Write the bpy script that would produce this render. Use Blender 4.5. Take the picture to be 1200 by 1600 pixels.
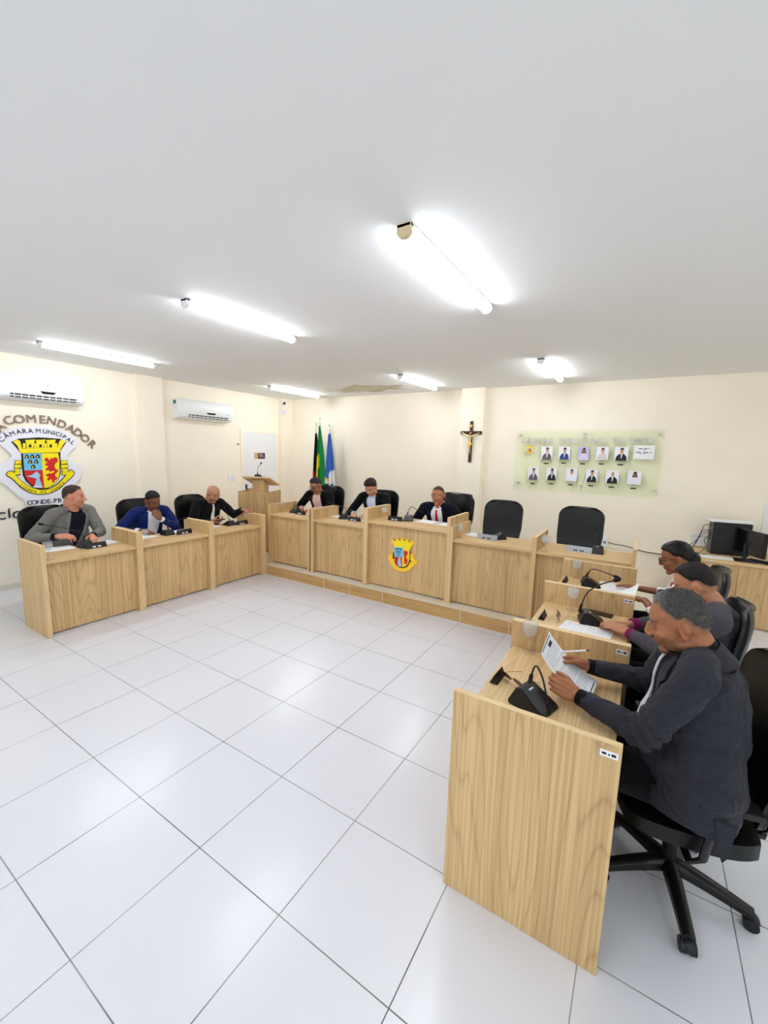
import bpy, bmesh, math, random
import numpy as np
from mathutils import Vector, Matrix, Quaternion
from mathutils.bvhtree import BVHTree

for _o in list(bpy.data.objects):
    bpy.data.objects.remove(_o)
SC = bpy.context.scene
COL = SC.collection
PI = math.pi
TILE = 0.52

# ------------------------------------------------------------------ camera
F_PX = 647.61
YAW, PITCH, ROLL = -0.5572, -0.1412, 0.0273
CAM_LOC = Vector((3.1555, -1.0084, 1.8554))
_cy, _sy = math.cos(YAW), math.sin(YAW)
_fw = Vector((_sy * math.cos(PITCH), _cy * math.cos(PITCH), math.sin(PITCH)))
_rt = Vector((_cy, -_sy, 0))
_up = _rt.cross(_fw)
_c, _s = math.cos(ROLL), math.sin(ROLL)
_rt, _up = _c * _rt + _s * _up, -_s * _rt + _c * _up
cam_data = bpy.data.cameras.new('camera')
cam = bpy.data.objects.new('camera', cam_data)
COL.objects.link(cam)
cam.matrix_world = Matrix(((_rt.x, _up.x, -_fw.x, CAM_LOC.x), (_rt.y, _up.y, -_fw.y, CAM_LOC.y),
                           (_rt.z, _up.z, -_fw.z, CAM_LOC.z), (0, 0, 0, 1)))
cam_data.sensor_fit = 'HORIZONTAL'
cam_data.sensor_width = 36.0
cam_data.lens = 36.0 * F_PX / 1200.0
cam_data.clip_start = 0.05
cam_data.clip_end = 60
SC.camera = cam

# ------------------------------------------------------------------ world, exposure
world = bpy.data.worlds.new('world')
SC.world = world
world.use_nodes = True
SKY = 1.6
world.node_tree.nodes['Background'].inputs['Color'].default_value = (0.9, 0.95, 1, 1)
world.node_tree.nodes['Background'].inputs['Strength'].default_value = SKY
SC.view_settings.view_transform = 'Standard'
SC.view_settings.look = 'None'
SC.view_settings.exposure = EXPOSURE = 0.13
SC.view_settings.gamma = 1.0
SC.view_settings.use_curve_mapping = False
LAMP_STRENGTH = 39.0
SC.cycles.use_denoising = True
SC.cycles.max_bounces = 12
SC.cycles.diffuse_bounces = 8
SC.cycles.transmission_bounces = 8
SC.cycles.transparent_max_bounces = 12
SC.cycles.sample_clamp_indirect = 10
SC.cycles.caustics_refractive = False
SC.cycles.caustics_reflective = False

random.seed(7)

# the photograph's rays, to read off where a mark lies on a wall or table plane
def at(u, v, axis, val):
    d = _rt * ((u - 600) / F_PX) - _up * ((v - 800) / F_PX) + _fw
    return CAM_LOC + d * ((val - CAM_LOC[axis]) / d[axis])

# ------------------------------------------------------------------ materials
def srgb(r, g, b):
    f = lambda c: (c / 255 / 12.92) if c <= 10 else ((c / 255 + 0.055) / 1.055) ** 2.4
    return (f(r), f(g), f(b), 1)

def mat(name, col, rough=0.5, metal=0.0, spec=0.5, noise=0.0, nscale=30, bump=0.0, bscale=200, emit=None, estr=0, coat=0, trans=0, ior=1.45, sheen=0):
    m = bpy.data.materials.new(name)
    m.use_nodes = True
    nt = m.node_tree
    b = nt.nodes['Principled BSDF']
    b.inputs['Base Color'].default_value = col
    b.inputs['Roughness'].default_value = rough
    b.inputs['Metallic'].default_value = metal
    b.inputs['Specular IOR Level'].default_value = spec
    b.inputs['Coat Weight'].default_value = coat
    b.inputs['Transmission Weight'].default_value = trans
    b.inputs['IOR'].default_value = ior
    b.inputs['Sheen Weight'].default_value = sheen
    if emit:
        b.inputs['Emission Color'].default_value = emit
        b.inputs['Emission Strength'].default_value = estr
    if noise or bump:
        tc = nt.nodes.new('ShaderNodeTexCoord')
    if noise:
        n = nt.nodes.new('ShaderNodeTexNoise')
        n.inputs['Scale'].default_value = nscale
        n.inputs['Detail'].default_value = 4
        nt.links.new(tc.outputs['Object'], n.inputs['Vector'])
        mx = nt.nodes.new('ShaderNodeMix')
        mx.data_type = 'RGBA'
        mx.blend_type = 'MULTIPLY'
        mr = nt.nodes.new('ShaderNodeMapRange')
        mr.inputs['From Min'].default_value = 0.3
        mr.inputs['From Max'].default_value = 0.7
        mr.inputs['To Min'].default_value = 1 - noise
        mr.inputs['To Max'].default_value = 1.0
        nt.links.new(n.outputs['Fac'], mr.inputs['Value'])
        mx.inputs['Factor'].default_value = 1
        mx.inputs['A'].default_value = col
        cb = nt.nodes.new('ShaderNodeCombineColor')
        for k in ('Red', 'Green', 'Blue'):
            nt.links.new(mr.outputs['Result'], cb.inputs[k])
        nt.links.new(cb.outputs['Color'], mx.inputs['B'])
        nt.links.new(mx.outputs['Result'], b.inputs['Base Color'])
    if bump:
        n2 = nt.nodes.new('ShaderNodeTexNoise')
        n2.inputs['Scale'].default_value = bscale
        n2.inputs['Detail'].default_value = 3
        nt.links.new(tc.outputs['Object'], n2.inputs['Vector'])
        bp = nt.nodes.new('ShaderNodeBump')
        bp.inputs['Strength'].default_value = bump
        bp.inputs['Distance'].default_value = 0.002
        nt.links.new(n2.outputs['Fac'], bp.inputs['Height'])
        nt.links.new(bp.outputs['Normal'], b.inputs['Normal'])
    return m

def vcol_mat(name, rough=0.6, spec=0.3, attr='Col', noise=0.0, nscale=60, sss=0.0, bump=0, bscale=300):
    m = mat(name, (0.5, 0.5, 0.5, 1), rough, spec=spec, bump=bump, bscale=bscale)
    nt = m.node_tree
    b = nt.nodes['Principled BSDF']
    a = nt.nodes.new('ShaderNodeAttribute')
    a.attribute_name = attr
    nt.links.new(a.outputs['Color'], b.inputs['Base Color'])
    if sss:
        b.inputs['Subsurface Weight'].default_value = sss
        b.inputs['Subsurface Radius'].default_value = (0.01, 0.004, 0.002)
    return m

def wood_mat(name, axis='z', light=(217, 184, 134), dark=(142, 104, 62), scale=1.0, rough=0.42):
    m = mat(name, (0.5, 0.4, 0.2, 1), rough, spec=0.35)
    nt = m.node_tree
    N, L = nt.nodes, nt.links
    b = N['Principled BSDF']
    tc = N.new('ShaderNodeTexCoord')
    oi = N.new('ShaderNodeObjectInfo')
    sc = {'z': (1, 1, 0.085), 'x': (0.085, 1, 1), 'y': (1, 0.085, 1)}[axis]
    mul = N.new('ShaderNodeVectorMath'); mul.operation = 'MULTIPLY'
    mul.inputs[1].default_value = tuple(s * scale for s in sc)
    add = N.new('ShaderNodeVectorMath'); add.operation = 'ADD'
    rnd = N.new('ShaderNodeMath'); rnd.operation = 'MULTIPLY'; rnd.inputs[1].default_value = 37.0
    L.new(oi.outputs['Random'], rnd.inputs[0])
    L.new(tc.outputs['Object'], mul.inputs[0])
    L.new(mul.outputs[0], add.inputs[0]); L.new(rnd.outputs[0], add.inputs[1])
    # broad rings: contour lines of a stretched noise give cathedral figure
    n1 = N.new('ShaderNodeTexNoise'); n1.inputs['Scale'].default_value = 2.9; n1.inputs['Detail'].default_value = 2.5; n1.inputs['Roughness'].default_value = 0.4
    L.new(add.outputs[0], n1.inputs['Vector'])
    k = N.new('ShaderNodeMath'); k.operation = 'MULTIPLY'; k.inputs[1].default_value = 32
    L.new(n1.outputs['Fac'], k.inputs[0])
    fr = N.new('ShaderNodeMath'); fr.operation = 'FRACT'; L.new(k.outputs[0], fr.inputs[0])
    pw = N.new('ShaderNodeMath'); pw.operation = 'POWER'; pw.inputs[1].default_value = 5.5
    pp = N.new('ShaderNodeMath'); pp.operation = 'PINGPONG'; pp.inputs[1].default_value = 0.5; L.new(fr.outputs[0], pp.inputs[0])
    dd = N.new('ShaderNodeMath'); dd.operation = 'MULTIPLY'; dd.inputs[1].default_value = 2.0; L.new(pp.outputs[0], dd.inputs[0]); L.new(dd.outputs[0], pw.inputs[0])
    # fine fibre
    m2 = N.new('ShaderNodeVectorMath'); m2.operation = 'MULTIPLY'
    m2.inputs[1].default_value = tuple(4.0 if s == 1 else 0.35 for s in sc)
    L.new(add.outputs[0], m2.inputs[0])
    n2 = N.new('ShaderNodeTexNoise'); n2.inputs['Scale'].default_value = 28; n2.inputs['Detail'].default_value = 3
    L.new(m2.outputs[0], n2.inputs['Vector'])
    n3 = N.new('ShaderNodeTexNoise'); n3.inputs['Scale'].default_value = 7; n3.inputs['Detail'].default_value = 3
    L.new(add.outputs[0], n3.inputs['Vector'])
    a1 = N.new('ShaderNodeMath'); a1.operation = 'MULTIPLY_ADD'; a1.inputs[1].default_value = 0.30; L.new(pw.outputs[0], a1.inputs[0])
    a2 = N.new('ShaderNodeMath'); a2.operation = 'MULTIPLY_ADD'; a2.inputs[1].default_value = 1.15; a2.inputs[2].default_value = -0.44; L.new(n2.outputs['Fac'], a2.inputs[0])
    a3 = N.new('ShaderNodeMath'); a3.operation = 'MULTIPLY_ADD'; a3.inputs[1].default_value = 0.75; L.new(n3.outputs['Fac'], a3.inputs[0])
    L.new(a2.outputs[0], a1.inputs[2]); L.new(a1.outputs[0], a3.inputs[2])
    sub = N.new('ShaderNodeMath'); sub.operation = 'SUBTRACT'; sub.inputs[1].default_value = 0.28; L.new(a3.outputs[0], sub.inputs[0])
    cr = N.new('ShaderNodeValToRGB')
    cr.color_ramp.elements[0].color = srgb(*light); cr.color_ramp.elements[0].position = 0.0
    cr.color_ramp.elements[1].color = srgb(*dark); cr.color_ramp.elements[1].position = 1.0
    L.new(sub.outputs[0], cr.inputs['Fac']); L.new(cr.outputs['Color'], b.inputs['Base Color'])
    bp = N.new('ShaderNodeBump'); bp.inputs['Strength'].default_value = 0.08; bp.inputs['Distance'].default_value = 0.001
    L.new(n2.outputs['Fac'], bp.inputs['Height']); L.new(bp.outputs['Normal'], b.inputs['Normal'])
    return m

def tile_mat():
    m = mat('white_glazed_tile', srgb(232, 234, 238), 0.16, spec=0.5)
    nt = m.node_tree; N, L = nt.nodes, nt.links
    b = N['Principled BSDF']
    tc = N.new('ShaderNodeTexCoord')
    sx = N.new('ShaderNodeSeparateXYZ'); L.new(tc.outputs['Object'], sx.inputs[0])
    outs = []
    for ax in ('X', 'Y'):
        d = N.new('ShaderNodeMath'); d.operation = 'DIVIDE'; d.inputs[1].default_value = TILE; L.new(sx.outputs[ax], d.inputs[0])
        r = N.new('ShaderNodeMath'); r.operation = 'ROUND'; L.new(d.outputs[0], r.inputs[0])
        s = N.new('ShaderNodeMath'); s.operation = 'SUBTRACT'; L.new(d.outputs[0], s.inputs[0]); L.new(r.outputs[0], s.inputs[1])
        a = N.new('ShaderNodeMath'); a.operation = 'ABSOLUTE'; L.new(s.outputs[0], a.inputs[0])
        outs.append(a)
    mn = N.new('ShaderNodeMath'); mn.operation = 'MINIMUM'; L.new(outs[0].outputs[0], mn.inputs[0]); L.new(outs[1].outputs[0], mn.inputs[1])
    mr = N.new('ShaderNodeMapRange'); mr.inputs['From Min'].default_value = 0.0034; mr.inputs['From Max'].default_value = 0.0052
    mr.inputs['To Min'].default_value = 1; mr.inputs['To Max'].default_value = 0
    L.new(mn.outputs[0], mr.inputs['Value'])
    gn = N.new('ShaderNodeTexNoise'); gn.inputs['Scale'].default_value = 1.7; L.new(tc.outputs['Object'], gn.inputs['Vector'])
    gr = N.new('ShaderNodeValToRGB')
    gr.color_ramp.elements[0].position = 0.38; gr.color_ramp.elements[0].color = srgb(80, 78, 80)
    gr.color_ramp.elements[1].position = 0.62; gr.color_ramp.elements[1].color = srgb(160, 158, 158)
    L.new(gn.outputs['Fac'], gr.inputs['Fac'])
    # faint grime on the tile faces
    n = N.new('ShaderNodeTexNoise'); n.inputs['Scale'].default_value = 1.1; n.inputs['Detail'].default_value = 6; L.new(tc.outputs['Object'], n.inputs['Vector'])
    cr = N.new('ShaderNodeValToRGB')
    cr.color_ramp.elements[0].position = 0.3; cr.color_ramp.elements[0].color = srgb(222, 222, 230)
    cr.color_ramp.elements[1].position = 0.7; cr.color_ramp.elements[1].color = srgb(225, 225, 232)
    L.new(n.outputs['Fac'], cr.inputs['Fac'])
    mx = N.new('ShaderNodeMix'); mx.data_type = 'RGBA'
    L.new(mr.outputs['Result'], mx.inputs['Factor']); L.new(cr.outputs['Color'], mx.inputs['A']); L.new(gr.outputs['Color'], mx.inputs['B'])
    L.new(mx.outputs['Result'], b.inputs['Base Color'])
    n2 = N.new('ShaderNodeTexNoise'); n2.inputs['Scale'].default_value = 9; n2.inputs['Detail'].default_value = 5; L.new(tc.outputs['Object'], n2.inputs['Vector'])
    rr = N.new('ShaderNodeMapRange'); rr.inputs['To Min'].default_value = 0.2; rr.inputs['To Max'].default_value = 0.26
    L.new(n2.outputs['Fac'], rr.inputs['Value'])
    rm = N.new('ShaderNodeMath'); rm.operation = 'MULTIPLY_ADD'; rm.inputs[1].default_value = 0.5
    L.new(mr.outputs['Result'], rm.inputs[0]); L.new(rr.outputs['Result'], rm.inputs[2]); L.new(rm.outputs[0], b.inputs['Roughness'])
    bp = N.new('ShaderNodeBump'); bp.invert = True; bp.inputs['Strength'].default_value = 0.5; bp.inputs['Distance'].default_value = 0.001
    L.new(mr.outputs['Result'], bp.inputs['Height']); L.new(bp.outputs['Normal'], b.inputs['Normal'])
    return m

def ceiling_mat():
    m = mat('ceiling_paint', srgb(232, 232, 230), 0.75, spec=0.2)
    nt = m.node_tree; N, L = nt.nodes, nt.links
    b = N['Principled BSDF']
    tc = N.new('ShaderNodeTexCoord')
    # damp stain where the board sags by the far wall
    mp = N.new('ShaderNodeMapping'); mp.inputs['Location'].default_value = (1.05, -5.02, 0); L.new(tc.outputs['Object'], mp.inputs['Vector'])
    ml = N.new('ShaderNodeVectorMath'); ml.operation = 'MULTIPLY'; ml.inputs[1].default_value = (0.95, 2.2, 0); L.new(mp.outputs[0], ml.inputs[0])
    ln = N.new('ShaderNodeVectorMath'); ln.operation = 'LENGTH'; L.new(ml.outputs[0], ln.inputs[0])
    n = N.new('ShaderNodeTexNoise'); n.inputs['Scale'].default_value = 3.4; n.inputs['Detail'].default_value = 5; L.new(tc.outputs['Object'], n.inputs['Vector'])
    ad = N.new('ShaderNodeMath'); ad.operation = 'MULTIPLY_ADD'; ad.inputs[1].default_value = 1.6; L.new(n.outputs['Fac'], ad.inputs[0]); L.new(ln.outputs['Value'], ad.inputs[2])
    cr = N.new('ShaderNodeValToRGB')
    ce = cr.color_ramp.elements
    ce[0].position = 1.0 / 2.5; ce[0].color = srgb(214, 206, 184)
    ce[1].position = 1.62 / 2.5; ce[1].color = srgb(238, 239, 240)
    e = ce.new(1.3 / 2.5); e.color = srgb(192, 182, 156)
    sc = N.new('ShaderNodeMath'); sc.operation = 'DIVIDE'; sc.inputs[1].default_value = 2.5; L.new(ad.outputs[0], sc.inputs[0])
    L.new(sc.outputs[0], cr.inputs['Fac']); L.new(cr.outputs['Color'], b.inputs['Base Color'])
    return m

def thin_glass(name, tint, ior=1.35, refract_white=0.0):
    m = bpy.data.materials.new(name); m.use_nodes = True
    nt = m.node_tree; nt.nodes.remove(nt.nodes['Principled BSDF'])
    tr = nt.nodes.new('ShaderNodeBsdfTransparent'); tr.inputs['Color'].default_value = tint
    gl = nt.nodes.new('ShaderNodeBsdfGlossy'); gl.inputs['Roughness'].default_value = 0.04
    lw = nt.nodes.new('ShaderNodeLayerWeight'); lw.inputs['Blend'].default_value = 0.5
    fp = nt.nodes.new('ShaderNodeMath'); fp.operation = 'POWER'; fp.inputs[1].default_value = 4.0
    fr = nt.nodes.new('ShaderNodeMath'); fr.operation = 'MULTIPLY'; fr.inputs[1].default_value = (ior - 1) * 1.2
    nt.links.new(lw.outputs['Facing'], fp.inputs[0]); nt.links.new(fp.outputs[0], fr.inputs[0])
    mx = nt.nodes.new('ShaderNodeMixShader')
    L = nt.links
    L.new(fr.outputs[0], mx.inputs[0]); L.new(gl.outputs[0], mx.inputs[2])
    if refract_white:
        df = nt.nodes.new('ShaderNodeBsdfDiffuse'); df.inputs['Color'].default_value = (.9, .92, .95, 1)  # diffuse white stands in for light refracted in glass and water
        m2 = nt.nodes.new('ShaderNodeMixShader'); m2.inputs[0].default_value = refract_white
        L.new(tr.outputs[0], m2.inputs[1]); L.new(df.outputs[0], m2.inputs[2]); L.new(m2.outputs[0], mx.inputs[1])
    else: L.new(tr.outputs[0], mx.inputs[1])
    L.new(mx.outputs[0], nt.nodes['Material Output'].inputs['Surface'])
    return m

M = {}
M['floor'] = tile_mat()
M['ceiling'] = ceiling_mat()
M['wall'] = mat('cream_wall_paint', srgb(251, 242, 225), 0.6, spec=0.3, noise=0.03, nscale=3, bump=0.15, bscale=90)
M['white_paint'] = mat('white_door_paint', srgb(238, 238, 242), 0.35, noise=0.02)
M['riser'] = wood_mat('wood_look_riser_tile', 'x', (206, 168, 112), (142, 104, 60), 1.6)
M['nosing'] = mat('pale_stone_nosing', srgb(226, 218, 202), 0.35, noise=0.05)
M['wood'] = wood_mat('oak_laminate_vertical', 'z')
M['wood_top'] = wood_mat('oak_laminate_lengthwise', 'x', (222, 190, 142), (172, 134, 86))
M['wood_edge'] = wood_mat('oak_edge_band', 'x', (228, 198, 150), (200, 166, 116))
M['wood_rim'] = wood_mat('oak_rim_band', 'y', (230, 202, 156), (206, 172, 124))
M['leather'] = mat('black_leatherette', srgb(11, 13, 13), 0.36, spec=0.4, bump=0.25, bscale=350, noise=0.2)
M['piping'] = mat('black_piping', srgb(14, 14, 15), 0.3)
M['black'] = mat('black_plastic', srgb(9, 9, 10), 0.42, noise=0.1)
M['black_gloss'] = mat('black_gloss_plastic', srgb(12, 12, 14), 0.15)
M['black_matte'] = mat('black_foam', srgb(16, 16, 16), 0.9)
M['chrome'] = mat('chrome', (0.8, 0.8, 0.82, 1), 0.18, metal=1)
M['steel'] = mat('brushed_steel', (0.55, 0.53, 0.5, 1), 0.35, metal=1, noise=0.1)
M['white_plastic'] = mat('white_plastic', srgb(240, 241, 244), 0.3, noise=0.02)
M['grey_plastic'] = mat('grey_plastic', srgb(150, 152, 156), 0.4)
M['dark_slot'] = mat('dark_slot', srgb(28, 30, 36), 0.5)
M['tube'] = mat('led_diffuser', srgb(250, 250, 255), 0.4, emit=(0.90, 0.95, 1.0, 1), estr=LAMP_STRENGTH)
M['aged_cap'] = mat('yellowed_plastic', srgb(226, 206, 164), 0.5, noise=0.15, nscale=40)
M['paper'] = mat('white_paper', srgb(240, 240, 242), 0.7)
M['print'] = mat('printed_grey_lines', srgb(150, 152, 160), 0.8)
M['ink'] = mat('black_ink', srgb(20, 20, 24), 0.6)
M['glass'] = mat('clear_glass', (1, 1, 1, 1), 0.02, trans=1, ior=1.45)
M['water'] = mat('water', (0.97, 0.98, 1, 1), 0.0, trans=1, ior=1.33)
M['acrylic'] = thin_glass('acrylic_green_edge', (0.968, 0.988, 0.945, 1), 1.12)
M['pane'] = thin_glass('window_glass', (0.97, 1, 0.98, 1))
M['sky_blue'] = mat('crest_blue', srgb(112, 190, 232), 0.4)
M['yellow'] = mat('crest_yellow', srgb(246, 226, 20), 0.4)
M['golden'] = mat('crest_golden', srgb(252, 205, 36), 0.35)
M['red'] = mat('crest_red', srgb(206, 24, 30), 0.4)
M['crest_black'] = mat('crest_black', srgb(20, 20, 16), 0.4)
M['crest_white'] = mat('crest_white', srgb(236, 234, 244), 0.4)
M['robe'] = mat('crest_pale_blue', srgb(160, 205, 232), 0.4)
M['letter_brown'] = mat('brown_letters', srgb(140, 122, 106), 0.4, metal=0.3)
M['navy_ink'] = mat('navy_letters', srgb(24, 26, 46), 0.4)
M['cross_wood'] = mat('dark_cross_wood', srgb(74, 38, 18), 0.45, noise=0.35, nscale=25)
M['brass'] = mat('brass', (0.72, 0.52, 0.2, 1), 0.3, metal=1)

# ------------------------------------------------------------------ mesh helpers
class MB:
    def __init__(s):
        s.v, s.f, s.mi, s.mats = [], [], [], []
        s.cur = 0
    def mat(s, m):
        if m not in s.mats: s.mats.append(m)
        s.cur = s.mats.index(m)
        return s
    def add(s, vs, fs):
        n = len(s.v)
        s.v += [tuple(v) for v in vs]
        for f in fs:
            s.f.append(tuple(n + i for i in f)); s.mi.append(s.cur)
        return s
    def box(s, x0, x1, y0, y1, z0, z1, b=0.0):
        if b <= 0:
            vs = [(x, y, z) for z in (z0, z1) for y in (y0, y1) for x in (x0, x1)]
            return s.add(vs, [(0, 2, 3, 1), (4, 5, 7, 6), (0, 1, 5, 4), (2, 6, 7, 3), (0, 4, 6, 2), (1, 3, 7, 5)])
        bm = bmesh.new()
        bmesh.ops.create_cube(bm, size=1)
        for v in bm.verts:
            v.co = ((x0 + x1) / 2 + v.co.x * (x1 - x0), (y0 + y1) / 2 + v.co.y * (y1 - y0), (z0 + z1) / 2 + v.co.z * (z1 - z0))
        bmesh.ops.bevel(bm, geom=bm.edges[:], offset=b, segments=2, affect='EDGES', profile=0.6)
        return s.bm(bm)
    def bm(s, bm, mx=None):
        bm.verts.index_update()
        vs = [(mx @ v.co if mx else v.co.copy()) for v in bm.verts]
        s.add(vs, [[v.index for v in f.verts] for f in bm.faces])
        bm.free()
        return s
    def tube(s, pts, r, n=10, cap=True, sy=None):
        """round (or elliptic) tube through points; r a number or list"""
        pts = [Vector(p) for p in pts]
        rs = r if isinstance(r, (list, tuple)) else [r] * len(pts)
        ref = None; rings = []
        for i, p in enumerate(pts):
            t = (pts[min(i + 1, len(pts) - 1)] - pts[max(i - 1, 0)]).normalized()
            if ref is None:
                ref = Vector((0, 0, 1)) if abs(t.z) < 0.9 else Vector((1, 0, 0))
            a = t.cross(ref)
            if a.length < 1e-5: a = t.cross(Vector((0.3, 1, 0.2)))
            a.normalize(); b = a.cross(t).normalized(); ref = b
            q = (sy if sy else 1)
            rings.append([p + a * (rs[i] * math.cos(2 * PI * k / n)) + b * (rs[i] * q * math.sin(2 * PI * k / n)) for k in range(n)])
        vs = [v for rg in rings for v in rg]
        fs = [(i * n + k, i * n + (k + 1) % n, (i + 1) * n + (k + 1) % n, (i + 1) * n + k) for i in range(len(pts) - 1) for k in range(n)]
        if cap:
            fs += [tuple(range(n))[::-1], tuple((len(pts) - 1) * n + k for k in range(n))]
        return s.add(vs, fs)
    def lathe(s, prof, n=24, c=(0, 0, 0)):
        """prof: list of (r, z)"""
        vs, fs = [], []
        for r, z in prof:
            vs += [(c[0] + r * math.cos(2 * PI * k / n), c[1] + r * math.sin(2 * PI * k / n), c[2] + z) for k in range(n)]
        for i in range(len(prof) - 1):
            fs += [(i * n + k, i * n + (k + 1) % n, (i + 1) * n + (k + 1) % n, (i + 1) * n + k) for k in range(n)]
        if prof[0][0] > 1e-6: fs.append(tuple(range(n))[::-1])
        if prof[-1][0] > 1e-6: fs.append(tuple((len(prof) - 1) * n + k for k in range(n)))
        return s.add(vs, fs)
    def prism(s, poly, fn, t0, t1):
        """poly 2D points; fn(a, b, t) -> 3D; extruded from t0 to t1"""
        n = len(poly)
        vs = [fn(a, b, t0) for a, b in poly] + [fn(a, b, t1) for a, b in poly]
        fs = [tuple(range(n))[::-1], tuple(range(n, 2 * n))] + [(k, (k + 1) % n, n + (k + 1) % n, n + k) for k in range(n)]
        return s.add(vs, fs)
    def ball(s, c, r, n=12, m=8, mx=None):
        rx, ry, rz = r if isinstance(r, (tuple, list)) else (r, r, r)
        vs = []
        for i in range(m + 1):
            th = PI * i / m
            for k in range(n):
                p = Vector((rx * math.sin(th) * math.cos(2 * PI * k / n), ry * math.sin(th) * math.sin(2 * PI * k / n), rz * math.cos(th)))
                if mx: p = mx @ p
                vs.append(Vector(c) + p)
        fs = [(i * n + k, (i + 1) * n + k, (i + 1) * n + (k + 1) % n, i * n + (k + 1) % n) for i in range(m) for k in range(n)]
        return s.add(vs, fs)
    def build(s, name, m=None, parent=None, smooth=False, bevel=0):
        me = bpy.data.meshes.new(name)
        me.from_pydata([tuple(v) for v in s.v], [], s.f)
        if m is not None: me.materials.append(m)
        for q in s.mats: me.materials.append(q)
        if s.mats and m is None:
            me.polygons.foreach_set('material_index', s.mi)
        bm = bmesh.new(); bm.from_mesh(me)
        bmesh.ops.remove_doubles(bm, verts=bm.verts, dist=1e-6)
        bmesh.ops.recalc_face_normals(bm, faces=bm.faces)
        if bevel:
            bmesh.ops.bevel(bm, geom=[e for e in bm.edges if len(e.link_faces) == 2 and e.calc_face_angle(0) > 0.6], offset=bevel, segments=2, affect='EDGES')
        bm.to_mesh(me); bm.free()
        if smooth:
            me.polygons.foreach_set('use_smooth', [True] * len(me.polygons))
            try: me.set_sharp_from_angle(angle=smooth if smooth is not True else 0.7)
            except Exception: pass
        o = bpy.data.objects.new(name, me)
        COL.objects.link(o)
        if parent: o.parent = parent
        return o

def tag(o, label=None, cat=None, group=None, kind=None):
    if label: o['label'] = label
    if cat: o['category'] = cat
    if group: o['group'] = group
    if kind: o['kind'] = kind
    return o

def thing(name, label, cat, loc=(0, 0, 0), rz=0, group=None):
    o = bpy.data.objects.new(name, None)
    COL.objects.link(o)
    o.empty_display_size = 0.1
    o.location = loc; o.rotation_euler = (0, 0, rz)
    return tag(o, label, cat, group)

def dup(root, loc, rz, label, group=None):
    def cp(o, par):
        c = o.copy(); COL.objects.link(c)
        if par: c.parent = par
        for ch in list(o.children): cp(ch, c)
        return c
    r = cp(root, None)
    r.location = loc; r.rotation_euler = (0, 0, rz); r['label'] = label
    if group: r['group'] = group
    return r

def rebase(t, p):
    """put a thing's origin at its base, leaving its parts where they are"""
    p = Vector(p); t.location = p
    for ch in t.children: ch.location = ch.location - p
def round_poly(p, k=2):
    for _ in range(k):
        q = []
        for i in range(len(p)):
            a, b = p[i], p[(i + 1) % len(p)]
            q += [(a[0] * .78 + b[0] * .22, a[1] * .78 + b[1] * .22), (a[0] * .22 + b[0] * .78, a[1] * .22 + b[1] * .78)]
        p = q
    return p
def struct(o): o['kind'] = 'structure'; return o

def text_mesh(txt, size, depth, bold=False):
    """flat text -> bmesh in xy plane, centred on x, base at y=0"""
    cu = bpy.data.curves.new('txt', 'FONT')
    cu.body = txt; cu.size = size; cu.extrude = depth / 2; cu.align_x = 'CENTER'
    if bold and txt not in 'MNW': cu.offset = size * 0.012
    cu.resolution_u = 3
    ob = bpy.data.objects.new('txt', cu)
    COL.objects.link(ob)
    dg = bpy.context.evaluated_depsgraph_get()
    me = bpy.data.meshes.new_from_object(ob.evaluated_get(dg))
    bm = bmesh.new(); bm.from_mesh(me)
    bpy.data.objects.remove(ob); bpy.data.curves.remove(cu); bpy.data.meshes.remove(me)
    return bm

def catmull(pts, k=5):
    P = [Vector(p) for p in pts]
    if len(P) < 3:
        return [P[0].lerp(P[-1], i / k) for i in range(k + 1)]
    out = []
    for i in range(len(P) - 1):
        p0 = P[max(i - 1, 0)]; p1 = P[i]; p2 = P[i + 1]; p3 = P[min(i + 2, len(P) - 1)]
        for j in range(k):
            t = j / k
            out.append(0.5 * ((2 * p1) + (p2 - p0) * t + (2 * p0 - 5 * p1 + 4 * p2 - p3) * t * t + (3 * p1 - p0 - 3 * p2 + p3) * t ** 3))
    out.append(P[-1])
    return out

# ================================================================== THE ROOM
XL, YB, CZ, XR, YN = -3.583, 5.744, 2.94, 6.3, -5.6
PLAT, RISER_Y = 0.14, 3.222
mb = MB(); mb.box(XL - .15, XR + .15, YN - .15, YB + .15, -0.12, 0); struct(mb.build('floor', M['floor']))
mb = MB(); mb.box(XL - .15, XR + .15, YN - .15, YB + .15, CZ, CZ + .12)
# lifted plasterboard seam by the far wall
struct(mb.build('ceiling', M['ceiling']))
mb = MB(); mb.box(XL - .15, XL, YN - .15, YB + .15, 0, CZ); 
struct(mb.build('wall_left', M['wall']))
mb = MB(); mb.box(XL, XL + .085, 2.47, 2.885, 0, CZ); struct(mb.build('trim_3', M['wall']))
mb = MB(); mb.box(XL, XL + .1, 5.44, YB, PLAT, CZ); struct(mb.build('trim_4', M['wall']))
mb = MB(); mb.box(XL, XR + .15, YB, YB + .15, 0, CZ)
struct(mb.build('wall_back', M['wall']))
mb = MB(); mb.box(.475, .868, YB - .13, YB, PLAT, CZ); struct(mb.build('trim_5', M['wall']))
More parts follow.
